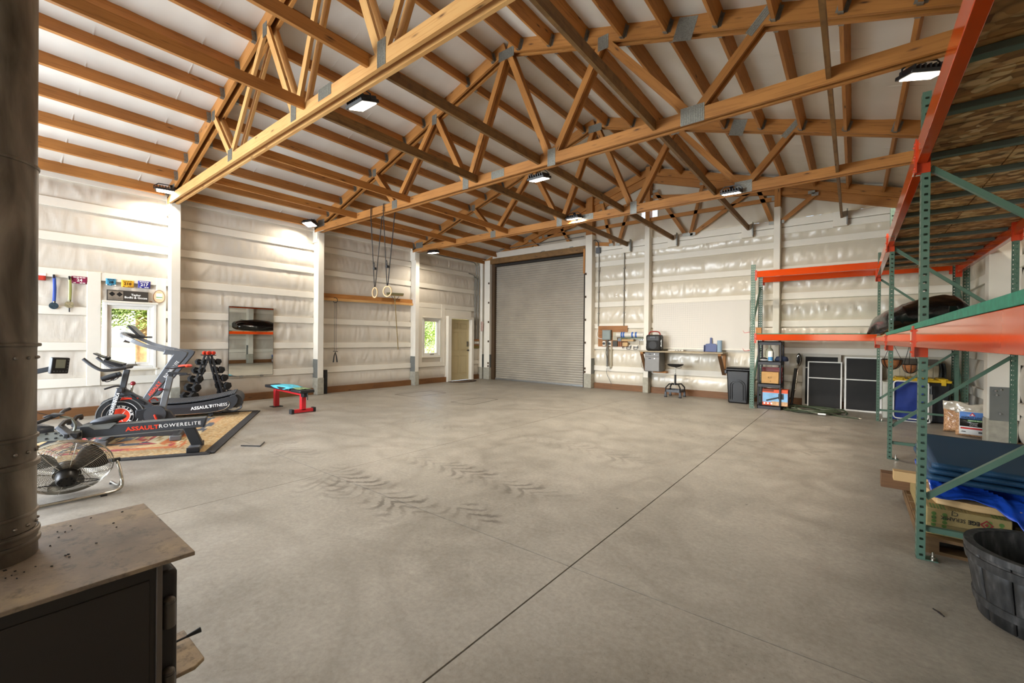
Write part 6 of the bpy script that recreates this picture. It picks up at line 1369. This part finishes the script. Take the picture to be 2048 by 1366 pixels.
o = o.build('soot_flakes', SM); tag(o, 'loose black soot flakes scattered on the stove top around the pipe', 'soot', kind='stuff')
# ================================================================== FLOOR FAN
FCc = Vector((-5.1, .53, .255)); nax = Vector((cos(radians(33)), -.1, -sin(radians(33)))).normalized()   # the motor side looks this way
t = thing('floor_fan', 'chrome floor fan with a round wire grille beside the rug', 'fan', (FCc.x, FCc.y, 0))
ay = nax.cross(Vector((0, 0, 1))).normalized(); ux = ay; uy = nax.cross(ay).normalized()
if uy.z < 0: uy = -uy
F4 = Matrix(((ux.x, uy.x, nax.x, FCc.x), (ux.y, uy.y, nax.y, FCc.y), (ux.z, uy.z, nax.z, FCc.z), (0, 0, 0, 1)))
RF = .285
def P3(r, a, z): return F4 @ Vector((r*cos(a), r*sin(a), z))
for side in (1, -1):
    m = MB()
    for k in range(20):
        r = .075+k*(RF-.085)/19; z = side*(.085-.06*(r/RF)**3); m.tube([P3(r, 2*pi*i/48, z) for i in range(48)], .0018, 4, True)
    m.build('rear_grille' if side > 0 else 'front_grille', CHROME, t)
    m = MB()
    for k in range(8):
        a = k*pi/4+.2; m.tube([P3(r, a, side*(.087-.06*(r/RF)**3)) for r in (.06, .12, .18, .24, RF)], .003, 5)
    m.build('grille_spokes', CHROME, t)
m = MB(); m.lathe([(RF-.002, -.008), (RF+.003, -.008), (RF+.003, .008), (RF-.002, .008)], 56, F4, close=True); m.build('rim_band', CHROME, t)
FB = mat('fan_blade', '2c2622', .5, .15)
for k in range(3):
    a0 = k*2*pi/3+.55; b = MB()
    b.grid(lambda u, v: P3(.05+.2*v, a0+(u-.5)*(.75+.45*sin(pi*v*.9)), (u-.5)*.06), 8, 8); b.build('blade', FB, t, solid=.002)
MB().lathe([(.001, -.03), (.05, -.03), (.05, .03), (.001, .03)], 24, F4).build('hub', FB, t)
MB().lathe([(.001, .03), (.085, .035), (.085, .075), (.07, .085), (.066, .15), (.055, .165), (.001, .168)], 28, F4).build('motor', mat('motor_black', '1d1a17', .35, .3), t)
for k in range(8): MB().cyl(P3(.04, k*pi/4, .166), P3(.04, k*pi/4, .17), .006, n=8).build('vent_hole', mat('vent_dark', '060606', .9), t)
cy = FCc.y
def leg(s): 
    y0 = cy + s*(RF+.02)
    return [(-5.1, y0, .255), (-5.06, y0+s*.012, .2), (-5.0, y0+s*.02, .1), (-4.985, y0+s*.015, .04), (-4.965, y0-s*.03, .018), (-4.945, y0-s*.1, .016)]
MB().tube(bez(leg(1), 5) + bez(leg(-1), 5)[::-1], .0125, 10).build('tube_stand', CHROME, t)
for s in (-1, 1): MB().tube(bez([(-5.0, cy+s*(RF+.035), .08), (-5.1, cy+s*(RF+.03), .03), (-5.3, cy+s*(RF+.02), .016)], 5), .0115, 10).build('rear_tube', CHROME, t); 
for s in (-1, 1): MB().cyl((-5.1, cy+s*(RF-.01), .255), (-5.1, cy+s*(RF+.045), .255), .018, n=12).build('pivot_knob', BLACK, t); MB().bx(-4.965, -4.925, cy+s*.2-.02, cy+s*.2+.02, 0, .012).build('rubber_foot', RUB, t); MB().bx(-5.31, -5.28, cy+s*(RF+.02)-.015, cy+s*(RF+.02)+.015, 0, .01).build('rubber_foot', RUB, t)
MB().tube(bez([P3(.06, 3.9, .1), P3(.2, 3.6, .11), Vector((-4.98, .2, .16)), Vector((-5.0, -.1, .05)), Vector((-5.1, -.5, .008))], 6), .004, 6).build('power_cord', BLACK, t)
